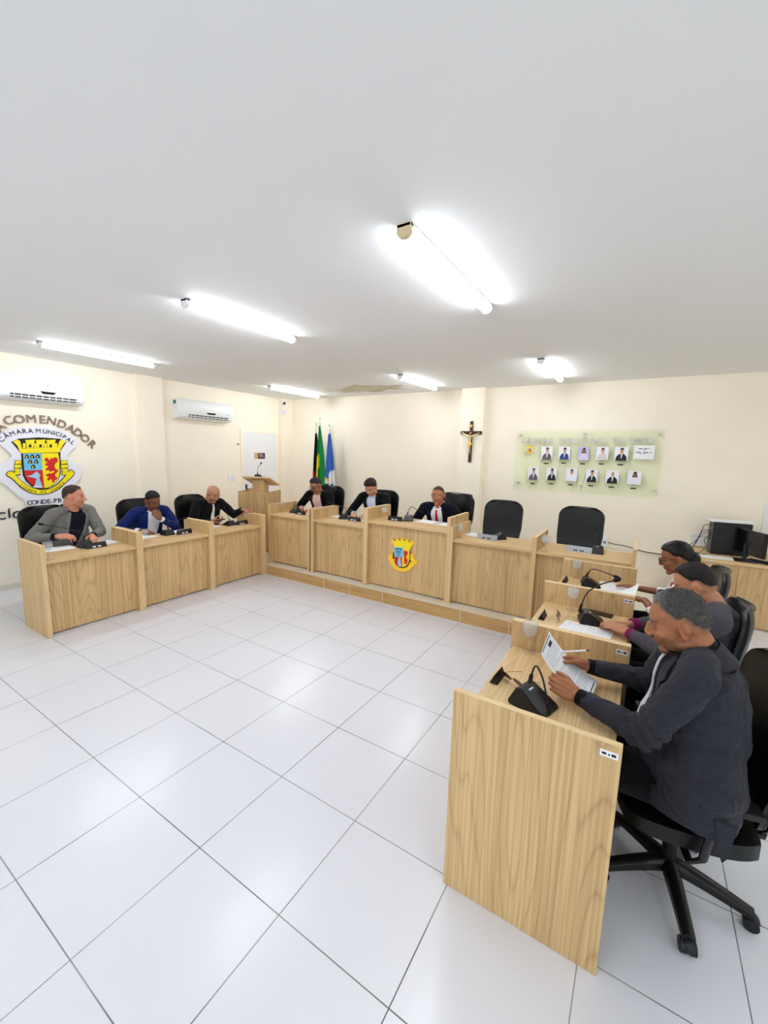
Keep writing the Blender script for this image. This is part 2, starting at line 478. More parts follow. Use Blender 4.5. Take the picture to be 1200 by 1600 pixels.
# unseen openings with panes, added in right and front walls for fill daylight
def fill_window_wall(name, wins, fn, lo, hi, idx):
    """wins: (a, b, z0, z1) along the wall; fn(a0, a1, d0, d1, z0, z1) -> box extents"""
    mb = MB(); c = lo
    for (a, b, z0, z1) in wins:
        mb.box(*fn(c, a, 0, .15, 0, CZ)); mb.box(*fn(a, b, 0, .15, 0, z0)); mb.box(*fn(a, b, 0, .15, z1, CZ)); c = b
    mb.box(*fn(c, hi, 0, .15, 0, CZ)); struct(mb.build(name, M['wall']))
    for k, (a, b, z0, z1) in enumerate(wins):
        mb = MB(); w = .05
        mb.box(*fn(a, b, .05, .1, z0, z0 + w)); mb.box(*fn(a, b, .05, .1, z1 - w, z1)); mb.box(*fn(a, a + w, .05, .1, z0 + w, z1 - w)); mb.box(*fn(b - w, b, .05, .1, z0 + w, z1 - w)); mb.box(*fn((a + b) / 2 - w / 2, (a + b) / 2 + w / 2, .05, .1, z0 + w, z1 - w))
        f = struct(mb.build('window_%d' % (idx + k), M['white_paint']))  # added window out of view, lets daylight brighten the ceiling
        for q0, q1 in ((a + w, (a + b) / 2 - w / 2), ((a + b) / 2 + w / 2, b - w)):
            mb = MB(); mb.box(*fn(q0, q1, .07, .08, z0 + w, z1 - w)); mb.build('window_pane', M['pane'], f)
fill_window_wall('wall_right', [(-5.0, -2.9, .1, 2.75), (-2.5, -.4, .1, 2.75), (.2, 2.2, .9, 2.6)], lambda a0, a1, d0, d1, z0, z1: (XR + d0, XR + d1, a0, a1, z0, z1), YN - .15, YB, 2)
fill_window_wall('wall_front', [(-3.2, -1.1, .1, 2.75), (-.7, 1.4, .1, 2.75), (1.8, 3.9, .1, 2.75), (4.2, 6.1, .1, 2.75)], lambda a0, a1, d0, d1, z0, z1: (a0, a1, YN - d1, YN - d0, z0, z1), XL, XR, 5)
# platform
mb = MB(); mb.box(XL + .002, 3.4, RISER_Y + .012, YB - .002, 0.0, PLAT)
struct(mb.build('floor_platform', M['nosing']))
mb = MB(); mb.box(-1.53, 3.4, RISER_Y, RISER_Y + .012, 0, PLAT - .006)
struct(mb.build('trim_1', M['riser']))
mb = MB()
for u in (506, 546, 597.5, 719, 795):
    p = at(u, 935, 1, RISER_Y)
    x = at(u, {506: 906, 546: 916, 597.5: 935, 719: 963, 795: 982}[u], 1, RISER_Y).x
    mb.box(x - .003, x + .003, RISER_Y - .0015, RISER_Y + .002, 0.002, PLAT - .008)
struct(mb.build('trim_2', M['nosing']))
# tile skirting along the left wall
mb = MB(); mb.box(XL, XL + .01, YN, RISER_Y, 0, .07); struct(mb.build('baseboard_left', M['nosing']))

# door in the left wall
dx = XL
y0, y1, zt = 4.49, 5.345, 2.185
mb = MB()
mb.box(dx, dx + .025, y0 - .06, y0, PLAT, zt + .06); mb.box(dx, dx + .025, y1, y1 + .055, PLAT, zt + .06); mb.box(dx, dx + .025, y0, y1, zt, zt + .06)
fr = struct(mb.build('door_1', M['wall']))
mb = MB(); mb.box(dx + .002, dx + .018, y0, y1, PLAT + .005, zt); mb.build('door_leaf', M['white_paint'], fr)
mb = MB(); mb.box(dx + .018, dx + .026, y0 + .035, y0 + .075, .98, 1.16, .002); mb.tube([(dx + .026, y0 + .055, 1.07), (dx + .06, y0 + .055, 1.07), (dx + .06, y0 + .17, 1.07)], .009)
mb.build('door_handle', M['black'], fr)
pa, pb = at(397.5, 707.5, 0, dx + .02), at(414, 716, 0, dx + .02)
mb = MB(); mb.mat(mat('sign_brown', srgb(62, 44, 34), .4)).box(dx + .018, dx + .022, pa.y + .09, pb.y, pb.z - .01, pa.z)
mb.mat(mat('sign_tan', srgb(200, 170, 110), .4)).box(dx + .018, dx + .022, pa.y, pa.y + .09, pb.z - .01, pa.z)
mb.mat(M['crest_white'])
for k in range(3): mb.box(dx + .022, dx + .0225, pa.y + .12, pb.y - .03 - .02 * k, pb.z + .03 + .028 * k, pb.z + .037 + .028 * k)
sg = mb.build('door_sign'); sg.parent = fr

# window/door frame at the right end of the back wall (only its edge is in view)
mb = MB(); mb.box(4.44, 4.5, YB - .03, YB, .76, 2.1); mb.box(4.5, 5.6, YB - .03, YB, 2.04, 2.1); mb.box(5.6, 5.66, YB - .03, YB, .76, 2.1); mb.box(4.5, 5.6, YB - .03, YB, .76, .82)
wf = struct(mb.build('window_1', M['white_paint']))
mb = MB(); mb.box(4.5, 5.6, YB - .012, YB - .006, .82, 2.04); mb.build('window_pane', M['pane'], wf)

# ------------------------------------------------------------------ ceiling tube lights
def tube_light(x, y0, y1, label, cap=None):
    L = y1 - y0
    t = thing('ceiling_tube_light', label, 'ceiling light', (x, y0, CZ), 0, 'linear tube lights on the ceiling')
    mb = MB(); mb.box(-.038, .038, 0.0, L, -.018, 0, .003); mb.build('housing', M['white_plastic'], t)
    mb = MB()
    prof = [(-.034, -.018), (-.034, -.04), (-.022, -.055), (0, -.06), (.022, -.055), (.034, -.04), (.034, -.018)]
    mb.prism(prof, lambda a, b, c: (a, c, b), .022, L - .02); mb.build('diffuser', M['tube'], t)
    for q, (a, b) in enumerate(((0.0, .024), (L - .022, L))):
        mb = MB()
        pr2 = [(-.038, 0), (-.038, -.042), (-.024, -.06), (0, -.065), (.024, -.06), (.038, -.042), (.038, 0)]
        mb.prism(pr2, lambda a_, b_, c_: (a_, c_, b_), a, b)
        mb.build('end_cap', cap if (cap and q == 0) else M['white_plastic'], t)
    return t
tube_light(2.07, 0.84, 2.08, 'white ceiling tube light nearest the camera, with a yellowed end cap', M['aged_cap'])
tube_light(.165, .93, 2.06, 'lit ceiling tube light in the front row, middle one above the floor')
tube_light(-2.455, .93, 2.17, 'lit ceiling tube light above the seats by the crest wall')
tube_light(-2.385, 4.08, 5.34, 'lit ceiling tube light in the far corner by the security camera')
tube_light(.155, 4.12, 5.28, 'lit ceiling tube light near the back wall, left of the crucifix pillar')
tube_light(2.06, 3.93, 5.2, 'lit ceiling tube light near the back wall above the glass portrait board')
tube_light(2.07, -2.4, -1.16, 'lit ceiling tube light behind the camera, right of two')
tube_light(-.4, -2.4, -1.16, 'lit ceiling tube light behind the camera, left of two')
tube_light(4.9, -1.9, -.66, 'lit ceiling tube light over the public side of the room')
tube_light(5.0, 2.4, 3.64, 'lit ceiling tube light right of the council desks')

# ------------------------------------------------------------------ air conditioners
def ac(y0, y1, ztop, zbot, label, sticker):
    t = thing('air_conditioner', label, 'air conditioner', (XL, y0, zbot), 0, 'split air conditioners on the left wall')
    W, H = y1 - y0, ztop - zbot
    D = .2
    prof = [(0, 0), (.12, 0), (.17, .03), (.195, .09), (D, .16), (D * .985, H * .85), (D * .9, H - .012), (D * .8, H), (0, H)]
    mb = MB(); mb.prism(prof, lambda a, b, c: (a, c, b), 0, W); mb.build('casing', M['white_plastic'], t, smooth=.5, bevel=.006)
    mb = MB()
    mb.box(.135, .1985, W * .17, W * .9, .058, .074, .002)
    mb.box(.12, .185, W * .17, W * .9, .03, .041, .002)
    mb.build('air_slot', M['dark_slot'], t)
    mb = MB(); mb.box(.13, .193, W * .12, W * .94, .043, .055, .002); mb.build('louver', M['white_plastic'], t)
    for k in range(9):
        mb = MB(); mb.box(.16, .2, W * (.2 + .075 * k), W * (.2 + .075 * k) + .008, .03, .075); mb.build('vane', M['white_plastic'], t)
    mb = MB(); mb.prism([(W * .48, .13), (W * .66, .13), (W * .63, .10), (W * .51, .10)], lambda a, b, c: (c, a, b), .19, .2025); mb.build('display_window', M['black_gloss'], t)
    mb = MB(); mb.box(.199, .2015, W * .562, W * .578, H * .66, H * .7); mb.build('emblem', M['grey_plastic'], t)
    if sticker:
        mb = MB(); mb.mat(mat('sticker_green', srgb(40, 120, 110), .5)).box(.05, .13, -.0015, 0.001, H * .72, H * .9)
        mb.mat(M['crest_white']).box(.05, .13, -.0015, 0.001, H * .5, H * .7)
        mb.mat(M['grey_plastic']).box(.2, .2012, W * .88, W * .92, .12, .13)
        mb.build('rating_sticker', None, t)
    return t
ac(.78, 1.72, 2.69, 2.38, 'white split air conditioner above the round town crest, cut by the photo edge', False)
ac(3.07, 4.13, 2.66, 2.335, 'white split air conditioner with green rating sticker, between pillar and door', True)

# security camera on the corner column
t = thing('security_camera', 'small white security camera high on the corner column by the ceiling', 'security camera', (XL + .1, 5.46, 2.72))
mb = MB(); mb.box(-.0, .05, -.04, .04, -.11, .06, .015); mb.build('housing', M['white_plastic'], t, smooth=True)
mb = MB(); mb.ball((.07, -.01, .11), .05); mb.build('camera_head', M['white_plastic'], t, smooth=True)
mb = MB(); mb.ball((.095, -.035, .11), .028); mb.build('lens', M['black_gloss'], t, smooth=True)
mb = MB(); mb.box(.04, .056, -.028, .028, -.09, -.02, .01); mb.build('light_panel', mat('pale_violet_panel', srgb(190, 200, 240), .3), t)

# switch plates, nail, conduit
for (u0, u1, lab) in ((356.5, 361.8, 'white wall plate beside the door, left of the pair'), (362.6, 368, 'white wall plate beside the door, right of the pair')):
    a, b = at(u0, 741.5, 0, XL + .01), at(u1, 752, 0, XL + .01)
    t = thing('wall_plate', lab, 'switch', (XL, (a.y + b.y) / 2, (a.z + b.z) / 2), 0, 'wall plates beside the door')
    mb = MB(); mb.box(0, .01, -.038, .038, -.06, .06, .003); mb.build('plate', M['white_plastic'], t)
    mb = MB(); mb.box(.01, .014, -.012, .012, -.03, .03, .002); mb.build('rocker', M['white_plastic'], t)
p = at(371, 694, 0, XL + .01)
mb = MB(); mb.tube([(0, 0, 0), (.03, 0, 0)], .008, 8); mb.tube([(.03, 0, 0), (.035, 0, 0)], .016, 10)
o = mb.build('wall_hook', M['black']); o.location = (XL, p.y, p.z); tag(o, 'small dark wall hook between the air conditioner and the door', 'hook')

t = thing('wall_socket', 'white wall socket box low on the back wall behind the empty chairs', 'socket', (2.76, YB, .66))
mb = MB(); mb.box(-.04, .04, -.035, 0, -.07, .07, .005); mb.build('box', M['white_plastic'], t)
mb = MB(); mb.box(-.02, .02, -.038, -.034, -.02, .02, .002); mb.build('socket_face', M['grey_plastic'], t)
mb = MB(); mb.box(2.8, 3.82, YB - .016, YB, .585, .607, .002)
tag(mb.build('cable_trunking', M['wall']), 'thin cream cable trunking along the back wall right of the empty chairs', 'trunking')
mb = MB()
pts = [(2.8, YB - .03, .66)] + [(2.9 + .1 * k, YB - .022, .645 - .012 * k + .01 * math.sin(k * 1.3)) for k in range(9)]
mb.tube(pts, .005, 8)
tag(mb.build('power_cable', M['black'], smooth=True), 'thin dark cable running along the trunking on the back wall', 'cable')

# ------------------------------------------------------------------ town crest on the left wall
SX = XL + .02
def onwall(u, v, t=0.0):  # point of the crest's own plane
    p = at(u, v, 0, SX); return (SX + t, p.y, p.z)
def c1(a, b): return (a / 7.0588, 640 + b / 7.0588)   # the crest, read from its plane
def wpoly(mb, m, pts, t0, t1, conv=c1, rnd=0):
    if rnd: pts = round_poly(pts, rnd)
    q = [conv(*p) for p in pts]
    mb.mat(m).prism(q, lambda a, b, t: onwall(a, b, t), t0, t1)
crest = thing('town_crest_sign', 'round white wall sign with the yellow, blue and red town crest and arched lettering', 'wall sign', (0, 0, 0))
mb = MB()
back = [(-60, 330), (60, 225), (230, 192), (420, 182), (620, 205), (760, 272), (850, 345), (850, 400), (760, 470), (730, 520), (790, 570), (880, 620), (905, 690), (880, 760), (800, 850), (690, 950), (720, 980), (720, 1030), (560, 1075), (280, 1065), (270, 985), (200, 960), (90, 850), (0, 800), (-60, 770), (-120, 700), (-100, 640), (0, 590), (130, 520), (120, 490), (20, 400)]
wpoly(mb, M['crest_white'], back, 0, .012, rnd=2)
mb.build('backing_board', None, crest, bevel=.002)
mb = MB()
# black field, mural crown, scroll
wpoly(mb, M['crest_black'], [(225, 440), (660, 430), (665, 700), (640, 770), (590, 830), (520, 870), (440, 880), (350, 850), (280, 790), (245, 720)], .012, .016)
wpoly(mb, M['crest_black'], [(118, 355), (200, 320), (430, 306), (650, 320), (730, 355), (650, 470), (225, 480)], .012, .015)
mb.build('shield_ground', None, crest)
mb = MB()
wpoly(mb, M['yellow'], [(165, 345), (205, 345), (235, 430), (640, 420), (672, 350), (712, 352), (640, 470), (215, 470)], .015, .019)
for cx in (325, 440, 555):
    wpoly(mb, M['yellow'], [(cx - 55, 335), (cx + 55, 330), (cx + 45, 362), (cx + 35, 425), (cx - 35, 428), (cx - 42, 365)], .015, .020)
for cx, w in ((262, 16), (385, 14), (498, 14), (610, 16)):
    wpoly(mb, M['yellow'], [(cx - w, 372), (cx + w, 370), (cx + w, 425), (cx - w, 427)], .015, .018)
wpoly(mb, M['yellow'], [(135, 352), (185, 330), (215, 345), (235, 420), (215, 440), (190, 400)], .015, .020)
wpoly(mb, M['yellow'], [(722, 352), (680, 330), (650, 345), (628, 415), (650, 435), (680, 395)], .015, .020)
wpoly(mb, M['yellow'], [(222, 450), (655, 438), (655, 470), (225, 482)], .016, .022)
for cx in (325, 440, 552):
    wpoly(mb, M['crest_black'], [(cx - 12, 385), (cx + 12, 383), (cx + 16, 415), (cx - 16, 417)], .020, .0215)
mb.build('mural_crown', None, crest)
mb = MB()
wpoly(mb, M['sky_blue'], [(248, 485), (448, 480), (462, 665), (262, 670)], .016, .020)
for (cx, cy) in ((290, 520), (350, 518), (410, 518), (325, 575), (392, 575), (360, 630)):
    wpoly(mb, M['crest_black'], [(cx - 26, cy + 18), (cx - 20, cy - 15), (cx, cy - 27), (cx + 18, cy - 15), (cx + 26, cy + 18)], .020, .0215)
    wpoly(mb, M['golden'], [(cx - 12, cy + 12), (cx - 8, cy - 10), (cx + 2, cy - 10), (cx + 4, cy + 12)], .0215, .0225)
wpoly(mb, M['red'], [(262, 672), (462, 667), (482, 868), (430, 862), (350, 830), (295, 780), (268, 720)], .016, .020)
wpoly(mb, M['robe'], [(385, 690), (400, 680), (415, 700), (440, 720), (425, 750), (455, 830), (470, 850), (375, 845), (395, 760), (340, 745), (280, 735), (340, 722)], .020, .022)
wpoly(mb, M['crest_white'], [(350, 855), (380, 832), (440, 845), (470, 862), (420, 860)], .0205, .0225)
wpoly(mb, M['yellow'], [(452, 480), (635, 478), (648, 560), (652, 700), (632, 770), (590, 820), (530, 855), (484, 868), (462, 667)], .016, .020)
lion = [(482, 545), (500, 528), (522, 534), (535, 560), (552, 548), (548, 530), (575, 540), (600, 522), (628, 535), (630, 580), (606, 588), (592, 612), (598, 640), (618, 668), (630, 650), (634, 684), (612, 700), (596, 720), (612, 745), (625, 740), (618, 775), (596, 770), (590, 806), (562, 800), (570, 776), (548, 762), (538, 785), (512, 775), (520, 752), (536, 738), (508, 735), (498, 712), (524, 706), (546, 692), (536, 668), (508, 672), (488, 655), (512, 640), (528, 622), (498, 618), (486, 596), (508, 590), (516, 574), (490, 572)]
wpoly(mb, M['red'], lion, .020, .0225, rnd=1)
wpoly(mb, M['yellow'], [(535, 690), (585, 672), (590, 690), (545, 706)], .0225, .0235)
wpoly(mb, M['yellow'], [(600, 600), (622, 594), (606, 650), (598, 636)], .0225, .0235)
mb.build('quartered_shield', None, crest)
mb = MB()
ol = [(60, 690), (130, 665), (160, 700), (185, 740), (250, 800), (330, 850), (440, 880), (540, 868), (620, 820), (700, 740), (735, 690), (770, 650), (825, 690), (800, 740), (740, 790), (660, 870), (560, 925), (440, 942), (330, 925), (230, 870), (150, 790), (120, 760), (65, 735)]
wpoly(mb, M['crest_black'], ol, .014, .018, rnd=1)
il = [(70, 695), (125, 675), (150, 705), (178, 742), (245, 805), (330, 858), (440, 888), (545, 876), (628, 828), (708, 745), (742, 695), (770, 660), (815, 695), (790, 735), (735, 782), (655, 862), (557, 917), (440, 934), (335, 917), (236, 862), (155, 780), (122, 750), (72, 728)]
wpoly(mb, M['yellow'], il, .017, .022, rnd=1)
for sgn, cx in ((1, 195), (-1, 700)):
    for k, (dy, w) in enumerate(((580, 34), (625, 38), (668, 30), (700, 34))):
        x0 = cx - sgn * k * 4
        wpoly(mb, M['crest_black'], [(x0 - w - 4, dy - 22), (x0 + w + 4, dy - 22), (x0 + w + 4, dy + 26), (x0 - w - 4, dy + 26)], .013, .0165)
        wpoly(mb, M['yellow'], [(x0 - w, dy - 16), (x0 + w - 4, dy - 20), (x0 + w, dy + 12), (x0 - w + 4, dy + 22)], .016, .021)
mb.build('scroll', None, crest)

def path_text(mb, m, letters, size, depth, x, conv=c1, bold=True):
    """letters: (char, u, v) centres read on the wall plane; each letter follows the row's direction"""
    P = []
    for ch, u, v in letters:
        a, b = conv(u, v); p = at(a, b, 0, x); P.append(Vector((p.y, p.z)))
    for i, (ch, u, v) in enumerate(letters):
        d = P[min(i + 1, len(P) - 1)] - P[max(i - 1, 0)]
        ang = math.atan2(d.y, d.x)
        bm = text_mesh(ch, size, depth, bold)
        R = Matrix(((0, 0, 1, 0), (1, 0, 0, 0), (0, 1, 0, 0), (0, 0, 0, 1)))
        mx = Matrix.Translation((x, P[i].x, P[i].y)) @ Matrix.Rotation(ang, 4, 'X') @ Matrix.Translation((0, 0, -size * .36)) @ R
        q = MB(); q.bm(bm, mx); q.build('letter', m, crest)
path_text(mb, M['navy_ink'], [('C', 12, 330), ('Â', 68, 286), ('M', 135, 262), ('A', 205, 243), ('R', 268, 236), ('A', 335, 233), ('M', 422, 234), ('U', 497, 240), ('N', 556, 249), ('I', 598, 258), ('C', 638, 268), ('I', 674, 280), ('P', 710, 300), ('A', 758, 330), ('L', 802, 362)], .077, .004, SX + .014)
path_text(mb, M['navy_ink'], [('C', 325, 1026), ('O', 377, 1022), ('N', 434, 1018), ('D', 488, 1014), ('E', 537, 1010), ('-', 572, 1010), ('P', 610, 1003), ('B', 658, 999)], .08, .004, SX + .014)
path_text(mb, M['crest_black'], [('C', 237, 836), ('I', 262, 852), ('D', 290, 868), ('A', 322, 882), ('D', 355, 894), ('E', 392, 903), ('D', 462, 911), ('E', 500, 909), ('C', 572, 895), ('O', 604, 879), ('N', 638, 859), ('D', 668, 836), ('E', 696, 810)], .045, .003, SX + .0225, bold=False)
rebase(crest, (XL, 1.22, 1.15))
# raised letters fixed straight to the wall
cA = lambda a, b: (a / 3.4767, 540 + b / 3.4767)
wl = [('A', -2, 190), ('C', 95, 117), ('O', 214, 103), ('M', 347, 98), ('E', 470, 105), ('N', 572, 122), ('D', 686, 158), ('A', 784, 203), ('D', 864, 252), ('O', 942, 312), ('R', 1020, 378)]
for k, (ch, u, v) in enumerate(wl):
    a, b = c1(u, v); p = at(a, b, 0, XL + .02)
    q0, q1 = [at(*c1(*wl[j][1:]), 0, XL + .02) for j in (max(k - 1, 0), min(k + 1, len(wl) - 1))]
    ang = math.atan2(q1.z - q0.z, q1.y - q0.y)
    mb = MB(); R = Matrix(((0, 0, 1, 0), (1, 0, 0, 0), (0, 1, 0, 0), (0, 0, 0, 1)))
    mb.bm(text_mesh(ch, .145, .02, True), Matrix.Rotation(ang, 4, 'X') @ Matrix.Translation((0, 0, -.052)) @ R)
    o = mb.build('wall_letter', M['letter_brown']); o.location = (XL + .011, p.y, p.z)
    nth = {3: 'M', 4: 'E', 5: 'N'}
    place = ['half-cut at the photo edge, before the C', 'at the start of the arch', 'between the C and the M', 'near the top of the arch', 'at the top of the arch', 'just right of the top of the arch', 'between the N and the A', 'between the two letters D', 'between the A and the last O', 'second to last in the arch', 'last in the arch'][k]
    tag(o, 'brown raised wall letter %s %s over the crest' % (ch, place), 'letter', 'arched wall letters over the crest')
for k, (ch, u, v) in enumerate((('C', 8, 925), ('Í', 52, 915), ('C', 92, 918))):
    p = at(*cA(u, v), 0, XL + .02)
    mb = MB(); R = Matrix(((0, 0, 1, 0), (1, 0, 0, 0), (0, 1, 0, 0), (0, 0, 0, 1)))
    mb.bm(text_mesh(ch, .13, .016, True), Matrix.Translation((0, 0, -.047)) @ R)
    o = mb.build('wall_letter', M['navy_ink']); o.location = (XL + .009, p.y, p.z)
    tag(o, ['black raised wall letter C at the photo edge below the crest', 'black raised wall letter Í with accent below the crest', 'black raised wall letter C beside the black chair below the crest'][k], 'letter', 'black wall letters below the crest')

# ------------------------------------------------------------------ crucifix on the pillar
PY = YB - .13
t = thing('crucifix', 'dark wooden crucifix with brass figure hung on the wall pillar', 'crucifix', (.68, PY, 2.0))
mb = MB()
mb.box(-.024, .024, -.024, -.002, -.255, .41, .003)
mb.build('upright_beam', M['cross_wood'], t)
mb = MB(); mb.box(-.18, .18, -.026, -.004, .2, .25, .003); mb.build('cross_beam', M['cross_wood'], t)
mb = MB(); mb.box(-.018, .018, -.029, -.024, .31, .355, .002); mb.build('title_plate', M['brass'], t)
mb = MB()
mb.tube([(-.15, -.034, .225), (-.075, -.045, .185), (-.025, -.05, .165)], [.005, .008, .011], 8)
mb.tube([(.15, -.034, .225), (.075, -.045, .185), (.025, -.05, .165)], [.005, .008, .011], 8)
mb.tube([(0, -.048, .175), (0, -.05, .13), (-.002, -.046, .08), (0, -.05, .045)], [.022, .024, .017, .022], 10)
mb.tube([(-.002, -.052, .05), (.004, -.06, -.02), (-.002, -.042, -.09), (0, -.036, -.125)], [.019, .014, .010, .007], 8)
mb.tube([(.006, -.05, .05), (-.003, -.055, -.02), (.006, -.04, -.09), (.003, -.034, -.12)], [.017, .013, .010, .006], 8)
mb.ball((.008, -.056, .215), (.015, .017, .02)); mb.tube([(0, -.05, .17), (.006, -.054, .205)], .009, 8)
mb.build('brass_figure', M['brass'], t, smooth=True)
mb = MB(); mb.tube([(-.024, -.05, .05), (-.012, -.056, .02), (.02, -.056, .035), (.022, -.05, .06)], .014, 8); mb.build('loincloth', M['golden'], t, smooth=True)

# ------------------------------------------------------------------ glass portrait board
GY = YB - .045
board = thing('portrait_board', 'clear glass board on steel studs with portrait photos and raised lettering, on the back wall', 'display board', (0, 0, 0))
gx0, gx1 = 1.405, 3.33
mb = MB(); mb.box(gx0, gx1, GY - .008, GY, 1.345, 2.262, .001); mb.build('glass_sheet', M['acrylic'], board)
for (u, v) in ((813, 680), (913.5, 677.7), (1031, 678), (808.8, 754), (907, 759.6), (1021.5, 766.7)):
    p = at(u, v, 1, GY)
    mb = MB(); mb.tube([(p.x, GY - .018, p.z), (p.x, YB, p.z)], .013, 12); mb.build('standoff_stud', M['steel'], board, smooth=.6)
def c2(a, b): return (800 + a / 4.8, 660 + b / 4.8)
gt = 'CÂMARA MUNICIPAL DE CONDE'
for i, ch in enumerate(gt):
    if ch == ' ': continue
    f = i / (len(gt) - 1)
    a, b = c2(92 + (1052 - 92) * f, 136 - 4 * f)
    p = at(a, b, 1, GY)
    mb = MB(); mb.bm(text_mesh(ch, .1, .012, True), Matrix.Translation((p.x, GY - .016, p.z - .036)) @ Matrix.Rotation(PI / 2, 4, 'X')); mb.build('raised_letter', M['steel'], board)
rebase(board, (2.37, YB, 1.345))
def skin(r, g, b): return mat('portrait_skin', srgb(r, g, b), .5)
PS = [skin(196, 140, 108), skin(150, 96, 66), skin(110, 68, 46)]
suits = {k: mat('portrait_' + k, srgb(*c), .5) for k, c in dict(grey=(96, 88, 100), blue=(44, 60, 130), lilac=(214, 206, 236), pale=(214, 200, 202), navy=(28, 32, 52), black=(24, 24, 26), white=(236, 236, 246), hair=(30, 24, 24), bgw=(238, 238, 244), bgl=(196, 186, 224)).items()}
row1 = [(262, 230, 42, 50, 'grey', 0), (393, 230, 42, 48, 'blue', 0), (536, 233, 42, 50, 'lilac', 1, 1), (677, 234, 46, 50, 'pale', 0), (820, 236, 52, 52, 'navy', 0)]
row2 = [(160, 384, 40, 48, 'grey', 0), (298, 386, 38, 48, 'black', 1), (445, 393, 42, 48, 'white', 0), (598, 400, 44, 48, 'black', 0), (752, 408, 48, 50, 'black', 0, 2), (918, 414, 52, 52, 'white', 1, 1)]
names = ['in a grey jacket, first from the left, top row', 'in a blue suit, second from the left, top row', 'with long dark hair on lilac ground, top row', 'in a pale shirt, fourth from the left, top row', 'in a navy suit, right end of the top row',
         'in a grey jacket, left end of the bottom row', 'in a black suit, second from the left, bottom row', 'in a white shirt, bottom row', 'in a black suit with tie, fourth in the bottom row', 'of a bald man in black, bottom row of the glass board', 'with long hair and white jacket, right end of the bottom row']
for k, q in enumerate(row1 + row2):
    cx, cy, hw, hh, su, sk = q[:6]; ex = q[6] if len(q) > 6 else 0
    pc = at(*c2(cx, cy), 1, GY - .02); pl = at(*c2(cx - hw, cy), 1, GY - .02); pt = at(*c2(cx, cy - hh), 1, GY - .02)
    w, h = pc.x - pl.x, pt.z - pc.z
    t = thing('portrait_photo', 'small portrait photo %s' % names[k], 'photo', (pc.x, GY - .01, pc.z), 0, 'portrait photos on the glass board')
    mb = MB(); mb.box(-w, w, -.014, -.010, -h, h); mb.build('photo_sheet', suits['bgl' if ex == 1 and k < 5 else 'bgw'], t)
    mb = MB(); mb.box(-w * 1.06, w * 1.06, -.010, -.001, -h * 1.35, h * 1.04, .001); mb.build('clear_holder', M['acrylic'], t)
    mb = MB()
    y = -.0142
    ell = lambda x0, z0, rx, rz, n=14: [(x0 + rx * math.cos(2 * PI * j / n), z0 + rz * math.sin(2 * PI * j / n)) for j in range(n)]
    fn = lambda a, b, c: (a * w, c, b * h)
    if ex == 1: mb.mat(suits['hair']).prism(ell(.06, .1, .36, .62), fn, y + .0006, y - .0002)
    mb.mat(suits[su]).prism([(-.8, -1), (-.72, -.45), (-.4, -.12), (-.1, .05), (.25, .05), (.5, -.1), (.78, -.4), (.85, -1)], fn, y + .0006, y - .0006)
    if su in ('grey', 'blue', 'navy', 'black'): mb.mat(suits['white']).prism([(-.08, .05), (.22, .05), (.05, -.7), (-.02, -.7)], fn, y, y - .001)
    mb.mat(PS[min(2, sk)]).prism(ell(.06, .38, .23, .36), fn, y, y - .0014)
    if ex != 2: mb.mat(suits['hair']).prism([(-.2, .5), (-.2, .7), (-.05, .86), (.18, .86), (.32, .7), (.32, .5), (.2, .62), (-.08, .62)], fn, y - .001, y - .002)
    mb.build('portrait_figure', None, t)
    mb = MB(); mb.box(-w * .42, w * .42, -.013, -.010, -h * 1.66, -h * 1.48); mb.build('name_strip', M['ink'], t)
pc = at(*c2(130, 205), 1, GY - .02)
t = thing('crest_plaque', 'small clear plaque with a golden crest at the left end of the glass board', 'plaque', (pc.x, GY - .01, pc.z))
mb = MB(); mb.box(-.085, .085, -.012, -.001, -.085, .07, .001); mb.build('clear_plate', M['acrylic'], t)
mb = MB(); mb.mat(M['golden']).prism([(-.05, .05), (.05, .05), (.035, .02), (.045, -.03), (0, -.06), (-.045, -.03), (-.035, .02)], lambda a, b, c: (a, c, b), -.012, -.015)
mb.mat(M['sky_blue']).box(-.025, 0, -.0165, -.015, -.01, .02).mat(M['red']).box(0, .025, -.0165, -.015, -.035, .015); mb.build('small_crest', None, t)
a, b = at(*c2(918, 172), 1, GY - .02), at(*c2(1062, 280), 1, GY - .02)
t = thing('notice_plaque', 'white notice plaque with dark text at the right end of the glass board', 'plaque', ((a.x + b.x) / 2, GY - .01, (a.z + b.z) / 2))
w, h = (b.x - a.x) / 2, (a.z - b.z) / 2
mb = MB(); mb.box(-w, w, -.014, -.001, -h, h, .001); mb.build('white_panel', M['white_plastic'], t)
mb = MB()
for zz, ww, hh in ((.05, .55, .012), (.032, .2, .006), (.0, .78, .012), (-.018, .45, .006)): 
    n = 9
    for j in range(n):
        if j % 4 != 3: mb.box(-w * ww + 2 * w * ww * j / n, -w * ww + 2 * w * ww * (j + .85) / n, -.0145, -.014, zz - hh / 2, zz + hh / 2)
mb.build('printed_text', M['navy_ink'], t)
